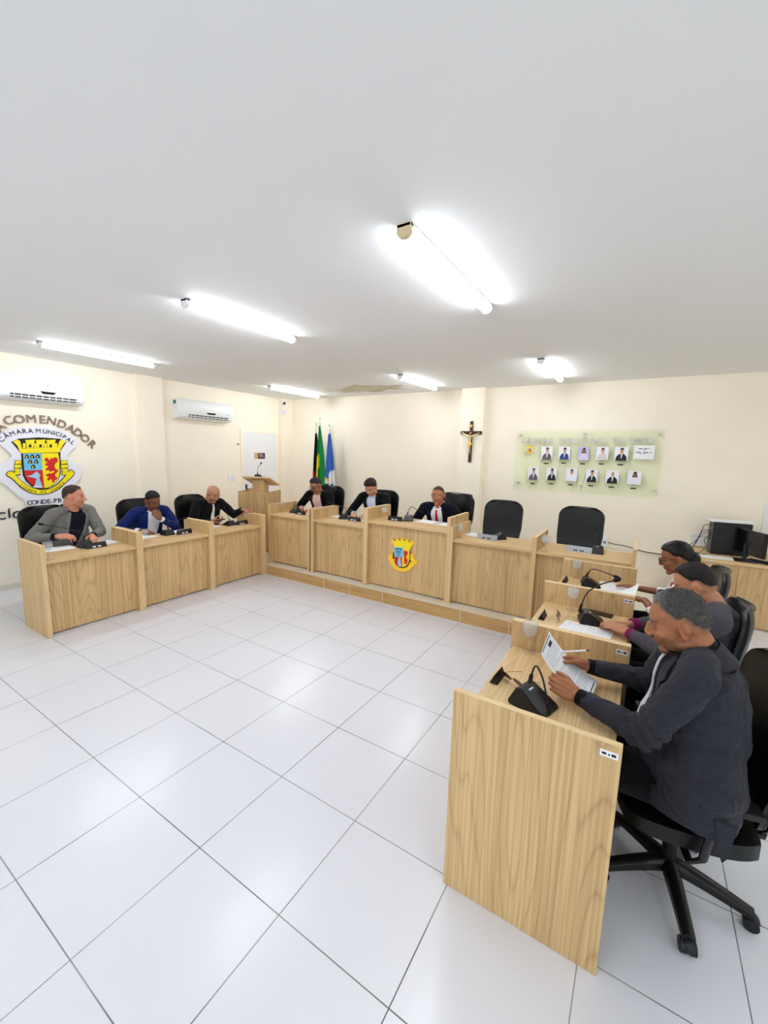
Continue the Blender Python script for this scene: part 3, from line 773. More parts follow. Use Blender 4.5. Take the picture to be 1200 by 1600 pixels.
# ================================================================== COUNCIL DESKS
M['wood_vrim'] = wood_mat('oak_vertical_rim', 'z', (224, 194, 148), (190, 154, 106))
PT = .036
def desk(label, loc, rz, W, H, sides, top_z, D=.6, base=0.0, cut=0.0, tags=()):
    """sides: list of (x0, x1, height); local x along the row, local -y to the room's middle"""
    t = thing('council_desk', label, 'desk', loc, rz, 'council desks')
    X0 = min([s[1] for s in sides if s[0] < W / 2] + [0.0]) if any(s[0] < W / 2 for s in sides) else 0.0
    X1 = max([s[0] for s in sides if s[0] > W / 2] + [0.0]) if any(s[0] > W / 2 for s in sides) else W
    mb = MB(); mb.box(X0 + .0005, X1 - .0005, .012, D - .02, top_z - .032, top_z, .0015); mb.build('worktop', M['wood_top'], t)
    mb = MB(); mb.box(X0 + .0005, X1 - .0005, .065, .083, .018, top_z - .032); mb.build('front_panel', M['wood'], t)
    for (a, b, h) in sides:
        mb = MB(); mb.box(a, b, 0, D, 0.002, h); o = mb.build('side_panel', M['wood'], t)
        o.data.materials.append(M['wood_rim']); o.data.materials.append(M['wood_vrim'])
        for p in o.data.polygons:
            if abs(p.normal.z) > .5: p.material_index = 1
            elif abs(p.normal.y) > .5: p.material_index = 2
    return t
HP = .908
# left row (people face +x): local x -> world y, front plane x = -1.545
RZ = PI / 2
for (ya, yb, sides, lab) in ((.4945, 1.36, [(0, .04, HP)], 'light oak council desk of the man in the grey blazer, nearest by the crest wall'),
                             (1.36, 2.271, [(0, .07, HP)], 'light oak council desk of the man in the blue suit, middle of the left row'),
                             (2.271, 3.215, [(0, .07, HP), (.87, .944, HP)], 'light oak council desk of the bald man in black, beside the platform')):
    W = yb - ya
    d = desk(lab, (-1.545, ya, 0), RZ, W, HP, sides, .752, D=.55)
# right row (people face -x): local x -> world -y
for (yt, W, sides, lab) in ((1.368, .884, [(.856, .884, HP)], 'light oak council desk with big grained end panel, nearest the camera'),
                             (2.2875, .9195, [(.874, .9195, HP)], 'light oak council desk in the middle of the right row with phone and wedge microphone'),
                             (3.21, .9225, [(.0, .05, HP), (.878, .9225, HP)], 'light oak council desk of the woman, farthest of the right row')):
    d = desk(lab, (2.583, yt, 0), -PI / 2, W, HP, sides, .752)
    mb = MB()
    x1 = W
    mb.mat(M['crest_white']).box(x1 - .001, x1 + .001, .535, .59, HP - .05, HP - .026)
    mb.mat(M['ink']).box(x1 + .0005, x1 + .0015, .541, .555, HP - .042, HP - .034).box(x1 + .0005, x1 + .0015, .56, .566, HP - .042, HP - .036).box(x1 + .0005, x1 + .0015, .57, .584, HP - .043, HP - .033)
    mb.build('asset_tag', None, d)
# back row on the platform
yb0 = 3.335
for (x0, W, sides, tz, lab) in ((-1.62, .83, [(0, .035, HP), (.792, .83, HP)], .765, 'light oak council desk on the platform beside the lectern'),
                                (-.762, .9, [(0, .045, HP)], .765, 'light oak council desk on the platform, left of the tall central one'),
                                (.138, 1.205, [(0, .065, 1.01), (1.165, 1.205, 1.01)], .852, 'taller central oak desk carrying the yellow town emblem'),
                                (1.345, .903, [(0, .032, HP)], .765, 'light oak council desk with empty chair, right of the tall central one'),
                                (2.248, .917, [(0, .044, HP), (.886, .917, HP)], .765, 'light oak council desk at the right end of the platform row')):
    desk(lab, (x0, yb0, PLAT), 0, W, HP, sides, tz, D=.575)

# emblem on the tall desk
EY = yb0 + .065
def c3(a, b): return (590 + a / 15, 820 + b / 15)
def epoly(mb, m, pts, t0, t1, rnd=0):
    if rnd: pts = round_poly(pts, rnd)
    q = [c3(*p) for p in pts]
    mb.mat(m).prism(q, lambda u, v, t: (lambda p: (p.x, EY - t, p.z))(at(u, v, 1, EY)), t0, t1)
t = thing('town_emblem', 'yellow relief town emblem on the front of the tall central desk', 'emblem', (0, 0, 0))
mb = MB()
o1 = [(310, 370), (410, 330), (600, 315), (770, 365), (885, 420), (800, 510), (770, 560), (770, 680), (840, 680), (860, 790), (945, 850), (930, 910), (850, 960), (760, 1060), (620, 1105), (480, 1080), (380, 1000), (310, 870), (250, 760), (260, 715), (330, 690), (370, 600), (400, 590), (400, 500), (370, 420)]
epoly(mb, M['golden'], o1, 0, .014, 1); mb.build('base_relief', None, t, bevel=.002)
mb = MB()
epoly(mb, M['crest_black'], [(372, 640), (395, 600), (405, 800), (365, 780)], .014, .0155)
epoly(mb, M['crest_black'], [(768, 570), (785, 640), (780, 830), (810, 860), (765, 870)], .014, .0155)
epoly(mb, M['crest_black'], [(395, 780), (415, 880), (465, 950), (530, 995), (610, 1012), (690, 990), (745, 930), (775, 850), (768, 780), (745, 860), (700, 935), (640, 980), (560, 975), (490, 930), (430, 870)], .014, .0155)
for cx, cy in ((412, 350), (532, 342), (642, 352), (760, 384)):
    epoly(mb, M['crest_black'], [(cx - 12, cy - 24), (cx + 10, cy - 24), (cx + 14, cy + 22), (cx - 12, cy + 18)], .014, .0155)
mb.build('black_outline', None, t)
mb = MB()
epoly(mb, M['yellow'], [(410, 390), (640, 375), (800, 440), (765, 550), (750, 600), (410, 520), (420, 440)], .014, .017)
epoly(mb, M['sky_blue'], [(410, 515), (610, 530), (612, 750), (412, 735)], .014, .019)
epoly(mb, M['red'], [(412, 740), (580, 752), (585, 980), (500, 950), (430, 880)], .014, .019)
epoly(mb, M['robe'], [(510, 755), (550, 755), (575, 980), (500, 955), (490, 850)], .019, .021)
epoly(mb, M['golden'], [(612, 570), (755, 590), (750, 860), (700, 940), (640, 980), (590, 985)], .014, .018)
epoly(mb, M['red'], [(620, 610), (680, 600), (725, 630), (720, 690), (690, 720), (680, 760), (725, 820), (700, 900), (670, 920), (640, 880), (650, 800), (630, 790), (655, 760), (625, 740), (650, 715), (620, 680), (640, 660)], .018, .021, 1)
for cx, cy in ((460, 560), (508, 560), (560, 565), (480, 625), (540, 632), (508, 692)):
    epoly(mb, M['crest_black'], [(cx - 12, cy - 22), (cx + 12, cy - 22), (cx + 14, cy + 22), (cx - 12, cy + 22)], .019, .0205)
mb.build('shield', None, t)
rebase(t, (.69, EY, .42))

# ------------------------------------------------------------------ lectern at the far corner
t = thing('lectern', 'oak speaking lectern with slanted top on a boxed stand in the far corner', 'lectern', (-2.10, 3.74, PLAT), math.radians(24))
mb = MB(); mb.box(-.50, -.475, 0, .56, 0, 1.02, .002); mb.build('side_panel', M['wood'], t)
mb = MB(); mb.box(-.0, .025, 0, .56, 0, 1.02, .002); mb.build('side_panel', M['wood'], t)
mb = MB(); mb.box(-.475, 0, .005, .03, 0.01, 1.02, .001); mb.build('front_panel', M['wood'], t)
mb = MB(); mb.box(-.475, 0, .03, .54, .93, .955, .001); mb.build('shelf', M['wood_top'], t)
mb = MB(); mb.prism([(.12, .955), (.12, 1.212), (.3, 1.148), (.3, .955)], lambda a, b, c: (c, a, b), -.30, -.09); mb.build('column', M['wood'], t)
mb = MB(); mb.prism([(.02, 1.25), (.02, 1.275), (.44, 1.125), (.44, 1.10)], lambda a, b, c: (c, a, b), -.43, .05); mb.build('slanted_top', M['wood_edge'], t)
LEC = t

# ------------------------------------------------------------------ computer desk at the right
t = thing('computer_desk', 'wide oak desk against the back wall at the right, carrying the computer', 'desk', (3.79, 4.98, 0))
mb = MB(); mb.box(0, 1.75, 0, .745, .708, .742, .002); mb.build('worktop', M['wood_edge'], t)
mb = MB(); mb.box(.02, .37, .02, .038, .01, .708, .001); mb.build('front_panel', M['wood'], t)
mb = MB(); mb.box(.374, 1.73, .02, .038, .01, .708, .001); mb.build('front_panel', M['wood'], t)
for a in (0, 1.72): mb = MB(); mb.box(a, a + .03, .01, .74, 0, .708, .001); mb.build('side_panel', M['wood'], t)
mb = MB(); mb.mat(M['crest_white']).box(.06, .13, -.001, .001, .718, .73).mat(M['ink']).box(.07, .11, -.0015, -.0005, .722, .726); mb.build('asset_tag', None, t)

# ================================================================== CHAIRS
def chair_back_grid(w0, w1, z0, z1, lean, thick, nx=18, nz=34, rr=.5):
    """rounded pad: width w0 at the bottom to w1 above, round top corners"""
    vs, fs = [], []
    for side in (0, 1):
        for j in range(nz + 1):
            v = j / nz
            z = z0 + (z1 - z0) * v
            hw = (w0 + (w1 - w0) * min(1, v * 2.2)) / 2
            if v > 1 - rr * .42:
                q = (v - (1 - rr * .42)) / (rr * .42); hw *= math.sqrt(max(0.0, 1 - (q * .86) ** 2.6))
            if v < .12: hw *= .82 + .18 * math.sqrt(v / .12)
            for i in range(nx + 1):
                u = -1 + 2 * i / nx
                edge = (1 - abs(u) ** 4) * (1 - (abs(2 * v - 1)) ** 6)
                y = (-1 if side else 1) * (thick * (.25 + .75 * max(0, edge)) / 2)
                curve = .045 * u * u                     # wraps round the sitter
                lum = .025 * math.exp(-((v - .22) / .16) ** 2)
                vs.append((hw * u, y + curve + lum - lean * (v ** 1.1) * (z1 - z0), z))
    n = (nx + 1) * (nz + 1)
    for s in (0, 1):
        for j in range(nz):
            for i in range(nx):
                a = s * n + j * (nx + 1) + i
                q = (a, a + 1, a + nx + 2, a + nx + 1)
                fs.append(q if s else q[::-1])
    rim = [i for i in range(nx + 1)] + [j * (nx + 1) + nx for j in range(1, nz + 1)] + [nz * (nx + 1) + i for i in range(nx - 1, -1, -1)] + [j * (nx + 1) for j in range(nz - 1, 0, -1)]
    for k in range(len(rim)):
        a, b = rim[k], rim[(k + 1) % len(rim)]
        fs.append((a, b, b + n, a + n))
    return vs, fs, [vs[i] for i in rim]

def make_chair(label, tall=False):
    """faces local +y, origin on the floor under the column"""
    t = thing('office_chair', label, 'chair', (0, 0, 0), 0, 'black office chairs')
    # seat cushion
    mb = MB()
    nx, ny = 12, 12
    vs, fs = [], []
    for s in (1, -1):
        for j in range(ny + 1):
            for i in range(nx + 1):
                u, v = -1 + 2 * i / nx, -1 + 2 * j / ny
                e = (1 - abs(u) ** 5) * (1 - abs(v) ** 5)
                x, y = .25 * u * (1 - .06 * v * v) * (1 - .12 * (abs(v) ** 4)), .235 * v * (1 - .1 * u ** 4)
                z = .475 + (.018 * e - .03 * max(0, v - .6) ** 1.2 + .012 * abs(u) ** 3 if s > 0 else -.075 + .02 * (1 - e))
                vs.append((x, y + .01, z))
    n = (nx + 1) * (ny + 1)
    for s in (0, 1):
        for j in range(ny):
            for i in range(nx):
                a = s * n + j * (nx + 1) + i; q = (a, a + 1, a + nx + 2, a + nx + 1); fs.append(q if s == 0 else q[::-1])
    rim = [i for i in range(nx + 1)] + [j * (nx + 1) + nx for j in range(1, ny + 1)] + [ny * (nx + 1) + i for i in range(nx - 1, -1, -1)] + [j * (nx + 1) for j in range(ny - 1, 0, -1)]
    for k in range(len(rim)):
        a, b = rim[k], rim[(k + 1) % len(rim)]; fs.append((a, a + n, b + n, b))
    mb.add(vs, fs); mb.build('seat', M['leather'], t, smooth=1.2)
    z0, z1 = (.52, 1.14) if not tall else (.52, 1.18)
    vs, fs, rim = chair_back_grid(.42, .49 if not tall else .56, z0, z1, .13, .075 if not tall else .1)
    vs = [(x, y - .245, z) for x, y, z in vs]
    mb = MB(); mb.add(vs, fs); mb.build('backrest', M['leather'], t, smooth=1.2)
    rp = [Vector((x * 1.004, y - .245 - .03, z)) for x, y, z in rim]
    mb = MB(); mb.tube([rp[i] for i in range(0, len(rp), 1)] + [rp[0]], .006, 6, cap=False); mb.build('piping', M['piping'], t, smooth=True)
    if tall:
        mb = MB(); mb.box(-.2, .2, -.045, .045, 0, .12, .03)
        o = mb.build('headrest', M['leather'], t, smooth=1.2); o.location = (0, -.345, 1.06); o.rotation_euler = (.2, 0, 0)
    mb = MB(); mb.box(-.04, .04, -.3, -.02, .375, .395, .004); mb.box(-.035, .035, -.305, -.285, .385, .72, .005); mb.build('back_bracket', M['black'], t)
    mb = MB(); mb.box(-.1, .1, -.1, .1, .355, .402, .01); mb.build('mechanism', M['black'], t)
    mb = MB(); mb.tube([(0, 0, .1), (0, 0, .24)], .03, 16); mb.tube([(0, 0, .24), (0, 0, .36)], .02, 14); mb.build('gas_column', M['black'], t, smooth=.7)
    for s in (-1, 1):
        mb = MB(); mb.tube([(s * .16, .03, .385), (s * .27, .03, .385), (s * .29, .0, .43), (s * .29, -.02, .62), (s * .28, -.03, .665)], [.014, .016, .02, .02, .02], 8, sy=.6)
        ar = mb.build('armrest', M['black'], t, smooth=1.0)
        mb = MB(); mb.box(s * .285 - .035, s * .285 + .035, -.15, .12, .662, .69, .012); mb.build('arm_pad', M['black'], ar, smooth=1.0)
    for k in range(5):
        a = 2 * PI * k / 5 + PI / 2 + .3
        d = Vector((math.cos(a), math.sin(a), 0))
        pd = Vector((-d.y, d.x, 0))
        mb = MB()
        n = 6; rings = []
        for i in range(n + 1):
            q = i / n; r = .02 + .27 * q; hz = .115 - .045 * q ** 1.5; w = .03 - .008 * q; th = .03 - .012 * q
            rings.append([d * r + pd * w * c + Vector((0, 0, hz + th * e)) for c, e in ((-1, -1), (1, -1), (1, .3), (.5, .8), (-.5, .8), (-1, .3))])
        vs = [v for r_ in rings for v in r_]
        fs = [(i * 6 + j, i * 6 + (j + 1) % 6, (i + 1) * 6 + (j + 1) % 6, (i + 1) * 6 + j) for i in range(n) for j in range(6)] + [tuple(range(6))[::-1], tuple(n * 6 + j for j in range(6))]
        mb.add(vs, fs); leg = mb.build('base_arm', M['black'], t, smooth=.8)
        mb = MB()
        c = d * .285
        for s in (-1, 1):
            q0, q1 = c + pd * (s * .008), c + pd * (s * .026)
            mb.tube([q0 + Vector((0, 0, .028)), q1 + Vector((0, 0, .028))], .027, 14)
        mb.tube([c + Vector((0, 0, .03)), c + Vector((0, 0, .07))], .009, 8)
        mb.ball(c + Vector((0, 0, .036)), (.03, .03, .027), 12, 6)
        mb.build('caster', M['black'], leg, smooth=.8)
    return t
CH = make_chair('left one of the two empty black office chairs on the platform')
CH.location = (1.64, 4.12, PLAT); CH.rotation_euler = (0, 0, PI + .03)
def place_chair(x, y, z, rz, label): r = dup(CH, (x, y, z), rz, label); r.scale.z = .955 if x > 3 else 1.0; return r
place_chair(2.56, 4.1, PLAT, PI - .02, 'empty black office chair at the right end of the platform row')
place_chair(-1.24, 4.17, PLAT, PI + .25, 'black office chair behind the man in the pink shirt beside the flags')
place_chair(-.22, 4.17, PLAT, PI + .1, 'black office chair behind the dark-haired man in white shirt on the platform')
place_chair(-2.43, .96, 0, -PI / 2 + .1, 'black office chair behind the man in the grey blazer')
place_chair(-2.43, 1.96, 0, -PI / 2, 'black office chair behind the man in the blue suit')
place_chair(-2.43, 2.76, 0, -PI / 2 - .05, 'black office chair behind the bald man in black')
place_chair(3.41, 1.04, 0, PI / 2 + .22, 'black office chair under the man reading papers, nearest the camera')
place_chair(3.38, 1.88, 0, PI / 2 + .02, 'black office chair behind the man with faded black hair')
place_chair(3.40, 2.76, 0, PI / 2 + .05, 'black office chair behind the woman, before the computer desk')
pc = make_chair('wide padded black executive chair behind the man with the red tie', True)
pc.location = (.90, 4.2, PLAT); pc.rotation_euler = (0, 0, PI - .12)
# ================================================================== SMALL THINGS
TZ, PZ, QZ = .752, PLAT + .765, PLAT + .852       # worktop heights: floor rows, platform row, tall desk
M['print_pale'] = mat('printed_pale_lines', srgb(196, 198, 206), .8)
M['plate_grey'] = mat('satin_silver_plate', srgb(148, 150, 154), .35, metal=.3)
gp = [(.001, 0), (.034, 0), (.035, .003), (.012, .008), (.005, .016), (.0045, .07), (.010, .078), (.028, .092), (.037, .112), (.039, .132), (.036, .155), (.033, .168)]
def goblet(x, y, z, label, s=1.0):
    t = thing('water_goblet', label, 'glass', (x, y, z), 0, 'stemmed water goblets')
    outer = [(r * s, h * s) for r, h in gp]
    inner = [(max(r - .0016, .0005) * s, h * s) for r, h in gp[:6:-1]] + [(.002 * s, .084 * s)]
    mb = MB(); mb.lathe(outer + inner, 28); mb.build('goblet_glass', M['goblet'], t, smooth=1.0)
    w = [(.0008, .0845), (.010, .0855), (.0255, .094), (.0345, .112), (.0365, .130), (.0355, .142), (.0005, .142)]
    mb = MB(); mb.lathe([(r * s, h * s) for r, h in w], 28); mb.build('water', M['water_thin'], t, smooth=.8)
    return t
def thing_at(u, v, z): p = at(u, v, 2, z); return p.x, p.y
M['goblet'] = thin_glass('goblet_glass', (.975, .98, .985, 1), 1.5, .08)
M['water_thin'] = thin_glass('goblet_water', (.97, .98, .99, 1), 1.3, .2)
for (u, v, z, lab, s) in ((826, 1018, TZ, 'stemmed goblet of water on the desk nearest the camera', 1.12), (891, 1003 - 1, TZ, 'stemmed goblet of water behind the wedge microphone, middle desk of the right row', 1.1),
                          (900, 903, TZ, 'stemmed goblet of water on the farthest desk of the right row', 1.05), (76, 874, TZ, 'stemmed goblet of water by the man in the grey blazer', 1.05), (227, 846, TZ, 'stemmed goblet of water beside the man in the blue suit', .9),
                          (439, 799.5, PZ, 'stemmed goblet of water on the desk next to the lectern', .95), (600.5, 811, QZ, 'stemmed goblet on the tall central desk', 1.0), (718, 840, PZ, 'stemmed goblet of water just right of the tall central desk', 1.0), (851, 861.5, PZ, 'stemmed goblet of water at the partition of the right end desk', 1.05)):
    if u == 891: x, y = 2.80, 2.19
    else: x, y = thing_at(u, v, z)
    if u == 439: x += .02
    goblet(x, y, z, lab, s)
x, y = thing_at(329, 813, TZ)
t = thing('dark_tumbler', 'small dark tumbler just behind the partition by the bald man', 'cup', (-1.86, 2.40, TZ))
mb = MB(); mb.lathe([(.0, 0), (.03, 0), (.036, .11), (.033, .11), (.028, .006), (0, .006)], 24); mb.build('tumbler', mat('smoked_glass', srgb(50, 46, 44), .1), t, smooth=.8)

def mic(loc, rz, pts, label, head=True, size=1.0):
    """wedge-based conference microphone; pts: gooseneck points in room coordinates from base to head"""
    t = thing('gooseneck_microphone', label, 'microphone', loc, rz, 'gooseneck conference microphones')
    Mi = (Matrix.Translation(loc) @ Matrix.Rotation(rz, 4, 'Z')).inverted()
    P = [Mi @ Vector(p) for p in pts]
    s = size
    mb = MB()
    w = .062 * s
    prof = [(-.055 * s, 0), (-.06 * s, .012 * s), (-.035 * s, .068 * s), (-.012 * s, .073 * s), (.085 * s, .014 * s), (.09 * s, 0)]
    vs = [(-w * (1 - .22 * (b > .02)), a, b) for a, b in prof] + [(w * (1 - .22 * (b > .02)), a, b) for a, b in prof]
    n = len(prof)
    mb.add(vs, [tuple(range(n)), tuple(range(2 * n - 1, n - 1, -1))] + [(k, (k + 1) % n, n + (k + 1) % n, n + k) for k in range(n)])
    mb.build('wedge_base', M['black'], t, bevel=.003)
    mb = MB(); mb.mat(M['crest_white'])
    for k in range(3): mb.box((-.012 + .01 * k) * s, (-.005 + .01 * k) * s, .0, .006, .062 * s, .0665 * s)
    o = mb.build('buttons', None, t)
    st = Vector((0, -.035 * s, .045 * s)) if not P else P[0]
    c = catmull(P, 6)
    m_ = max(2, len(c) // 4)
    mb = MB(); mb.tube(c[:m_ + 1], [.0085 * s] * m_ + [.006 * s], 10); mb.build('stem_sleeve', M['black'], t, smooth=True)
    mb = MB(); mb.tube(c[m_:], .0038 * s, 8); mb.build('gooseneck', M['black'], t, smooth=True)
    d = (c[-1] - c[-2]).normalized()
    mb = MB(); mb.tube([c[-1] - d * .004, c[-1] + d * .008, c[-1] + d * .03, c[-1] + d * .044], [.006 * s, .0125 * s, .0135 * s, .009 * s] if head else [.005 * s, .006 * s, .006 * s, .004 * s], 12)
    mb.build('microphone_head', M['black_matte'], t, smooth=True)
    return t
# right row (people sit at +x)
mic((2.815, .825, TZ), -PI / 2 - .3, [(2.80, .86, TZ + .06), (2.805, .872, TZ + .11), (2.815, .868, TZ + .155), (2.835, .84, TZ + .175), (2.87, .80, TZ + .14), (2.90, .765, TZ + .06)], 'black wedge microphone with drooping neck on the desk nearest the camera', False, 1.15)
mic((2.93, 2.03, TZ), -PI / 2 + .25, [(2.865, 2.05, TZ + .05), (2.875, 2.06, TZ + .11), (2.905, 2.05, TZ + .20), (2.975, 2.0, TZ + .28), (3.055, 1.96, TZ + .335)], 'black wedge microphone with tall neck on the middle desk of the right row', True, 1.1)
mic((2.83, 2.95, TZ), -PI / 2 + .2, [(2.80, 2.98, TZ + .05), (2.82, 2.97, TZ + .11), (2.86, 2.95, TZ + .15), (2.93, 2.93, TZ + .145), (3.02, 2.9, TZ + .13)], 'black wedge microphone with flat bent neck on the farthest desk of the right row', True, 1.05)
# left row (people sit at -x)
mic((-1.93, 1.02, TZ), PI / 2, [(-1.96, 1.03, TZ + .05), (-1.965, 1.02, TZ + .12), (-1.98, .98, TZ + .17), (-2.0, .88, TZ + .22), (-2.04, .70, TZ + .28)], 'black microphone whose neck leans left in front of the grey blazer', True)
mic((-1.90, 1.93, TZ), PI / 2, [(-1.90, 1.94, TZ + .05), (-1.90, 1.93, TZ + .12), (-1.90, 1.95, TZ + .17), (-1.92, 2.05, TZ + .165), (-1.95, 2.19, TZ + .175)], 'black microphone with neck bent right on the desk of the blue suit', True)
mic((-1.90, 2.86, TZ), PI / 2, [(-1.92, 2.87, TZ + .05), (-1.93, 2.86, TZ + .12), (-1.95, 2.83, TZ + .22), (-1.96, 2.81, TZ + .27)], 'black microphone with upright neck in front of the bald man', False)
# platform row (people sit at +y)
mic((-1.38, 3.68, PZ), PI, [(-1.42, 3.70, PZ + .05), (-1.43, 3.71, PZ + .1), (-1.38, 3.73, PZ + .16), (-1.27, 3.76, PZ + .21), (-1.17, 3.78, PZ + .235)], 'black microphone on the desk beside the lectern, before the pink shirt', True)
mic((-.46, 3.70, PZ), PI + .5, [(-.45, 3.72, PZ + .05), (-.45, 3.73, PZ + .1), (-.47, 3.74, PZ + .15), (-.60, 3.75, PZ + .17), (-.76, 3.76, PZ + .19)], 'black microphone with neck bent left before the open white shirt', True)
mic((.60, 3.70, QZ), PI + .4, [(.57, 3.73, QZ + .05), (.57, 3.74, QZ + .11), (.61, 3.75, QZ + .175), (.68, 3.75, QZ + .155), (.75, 3.75, QZ + .13)], 'black microphone on the tall central desk before the red tie', True)
mic((1.80, 3.72, PZ), PI - .8, [(1.76, 3.74, PZ + .04), (1.75, 3.76, PZ + .1), (1.76, 3.82, PZ + .2), (1.79, 3.88, PZ + .3), (1.81, 3.93, PZ + .37)], 'black microphone standing tall before the left empty chair', False)
mic((2.82, 3.68, PZ), PI, [(2.80, 3.71, PZ + .05), (2.80, 3.72, PZ + .1), (2.79, 3.73, PZ + .16), (2.79, 3.74, PZ + .2)], 'black microphone with short neck before the right empty chair', False)
# lectern
q = Matrix.Rotation(math.radians(24), 4, 'Z'); lw = Matrix.Translation((-2.10, 3.74, PLAT)) @ q
lp = [lw @ Vector(p) for p in ((-.19, .10, 1.27), (-.19, .09, 1.35), (-.165, .06, 1.42), (-.12, .03, 1.465), (-.105, .02, 1.48))]
mic(tuple(lw @ Vector((-.19, .11, 1.243))), math.radians(24), lp, 'black gooseneck microphone on top of the lectern', True, .9)

def name_plate(x, y, z, rz, label, silver=False, L=.2):
    t = thing('name_plate', label, 'name plate', (x, y, z), rz, 'desk name plates')
    mb = MB(); mb.prism([(-.028, 0), (.028, 0), (0, .058)], lambda a, b, c: (c, a, b), -L / 2, L / 2)
    mb.build('plate_body', M['plate_grey'] if silver else M['black'], t, bevel=.001)
    mb = MB(); zz = .022
    for k in range(7):
        if k in (0, 3, 6): continue
        x0 = -L * .30 + k * L * .085
        mb.prism([(-.0285 + .028 * .28, .0145), (-.0285 + .028 * .62, .034)][:0] or [(-.0238, .0095), (-.0175, .0225), (-.0165, .0215), (-.0228, .0085)], lambda a, b, c: (c, a - .0008, b + .0005), x0, x0 + L * .07)
    mb.build('name_lettering', M['ink'] if silver else M['crest_white'], t)
    if L < .15: t.scale = (.9, .75, .75)
    return t
name_plate(-1.83, 1.08, TZ, PI / 2 + .05, 'black name plate in front of the grey blazer')
name_plate(-1.82, 2.10, TZ, PI / 2 + .05, 'black name plate in front of the blue suit')
name_plate(-1.84, 3.02, TZ, PI / 2 + .05, 'black name plate in front of the bald man')
name_plate(-1.19, 3.58, PZ, -.05, 'small black name plate on the desk beside the lectern', L=.17)
name_plate(-.22, 3.63, PZ, 0, 'black name plate before the open white shirt')
name_plate(.47, 3.58, QZ, .05, 'black name plate on the tall central desk')
name_plate(1.69, 3.60, PZ, -.03, 'silver name plate before the left empty chair', True, .24)
name_plate(2.66, 3.60, PZ, -.05, 'silver name plate before the right empty chair', True, .24)
name_plate(2.632, .95, TZ, -PI / 2 - .05, 'dark name plate on the desk nearest the camera', L=.13)
name_plate(2.65, 1.93, TZ, -PI / 2, 'dark name plate on the middle desk of the right row', L=.13)
name_plate(2.64, 2.95, TZ, -PI / 2, 'dark name plate on the farthest desk of the right row', L=.13)

# ------------------------------------------------------------------ papers
def paper(x, y, z, rz, label, w=.21, h=.297, lines=True, lift=0.0):
    t = thing('paper_sheet', label, 'paper', (x, y, z), rz, 'paper sheets on the desks')
    n = 8; vs = []; fs = []
    for layer in (0, .0012):
        for i in range(n + 1):
            for j in range(n + 1):
                u, v = -.5 + i / n, -.5 + j / n
                vs.append((u * w, v * h, layer + .0005 + lift * (max(0, u + v - .2)) ** 2))
    m_ = (n + 1) ** 2
    for s_ in (0, 1):
        for i in range(n):
            for j in range(n):
                a = s_ * m_ + i * (n + 1) + j; q_ = (a, a + 1, a + n + 2, a + n + 1); fs.append(q_ if s_ == 0 else q_[::-1])
    rim = list(range(n + 1)) + [i * (n + 1) + n for i in range(1, n + 1)] + [n * (n + 1) + j for j in range(n - 1, -1, -1)] + [i * (n + 1) for i in range(n - 1, 0, -1)]
    for k_ in range(len(rim)): a, b = rim[k_], rim[(k_ + 1) % len(rim)]; fs.append((a, b, b + m_, a + m_))
    mb = MB(); mb.add(vs, fs); mb.build('sheet', M['paper'], t, smooth=.8)
    if lines:
        mb = MB(); r_ = random.Random(int(abs(x * 100 + y * 37)))
        for k_ in range(20):
            if k_ in (3, 10): continue
            mb.box(-w * .38, w * (.38 if k_ % 5 else .1), h * .42 - k_ * h * .04, h * .42 - k_ * h * .04 + .0022, .0018, .0021)
        mb.build('printed_lines', M['print_pale'], t)
    return t
def Q(w, pts, z): return [thing_at(u, v, z) for u, v in pts]
paper(-2.06, .80, TZ, -.1, 'white paper in front of the grey blazer, left of the microphone', lines=False)
paper(-2.0, 1.22, TZ, .15, 'white paper in front of the grey blazer, right of the microphone', lines=False)
paper(-2.0, 1.66, TZ, .1, 'white paper left of the microphone at the blue suit', lines=False)
paper(-2.0, 2.13, TZ, -.1, 'white paper right of the microphone at the blue suit', lines=False)
paper(-2.0, 2.58, TZ, .1, 'white paper in front of the bald man', lines=False)
paper(-.62, 3.79, PZ, 1.4, 'white paper left of the microphone before the open white shirt', lines=False)
paper(-.28, 3.81, PZ + .0, 1.7, 'white paper under the hands of the open white shirt', lines=False)
paper(.86, 3.78, QZ, 1.45, 'white paper on the tall desk before the red tie', lines=False)
paper(1.13, 3.74, QZ, 1.5, 'white paper at the right end of the tall desk', lines=False)
paper(1.53, 3.76, PZ, 1.4, 'white paper left of the silver name plate and left empty chair', lines=False)
paper(2.93, 1.86, TZ, 1.45, 'printed paper along the partition of the middle right desk')
paper(3.02, 3.03, TZ, .1, 'flat white paper on the farthest desk of the right row', lines=False)
paper(3.08, 2.80, TZ + .002, -.15, 'printed paper under the hand of the woman in glasses', lift=.15)

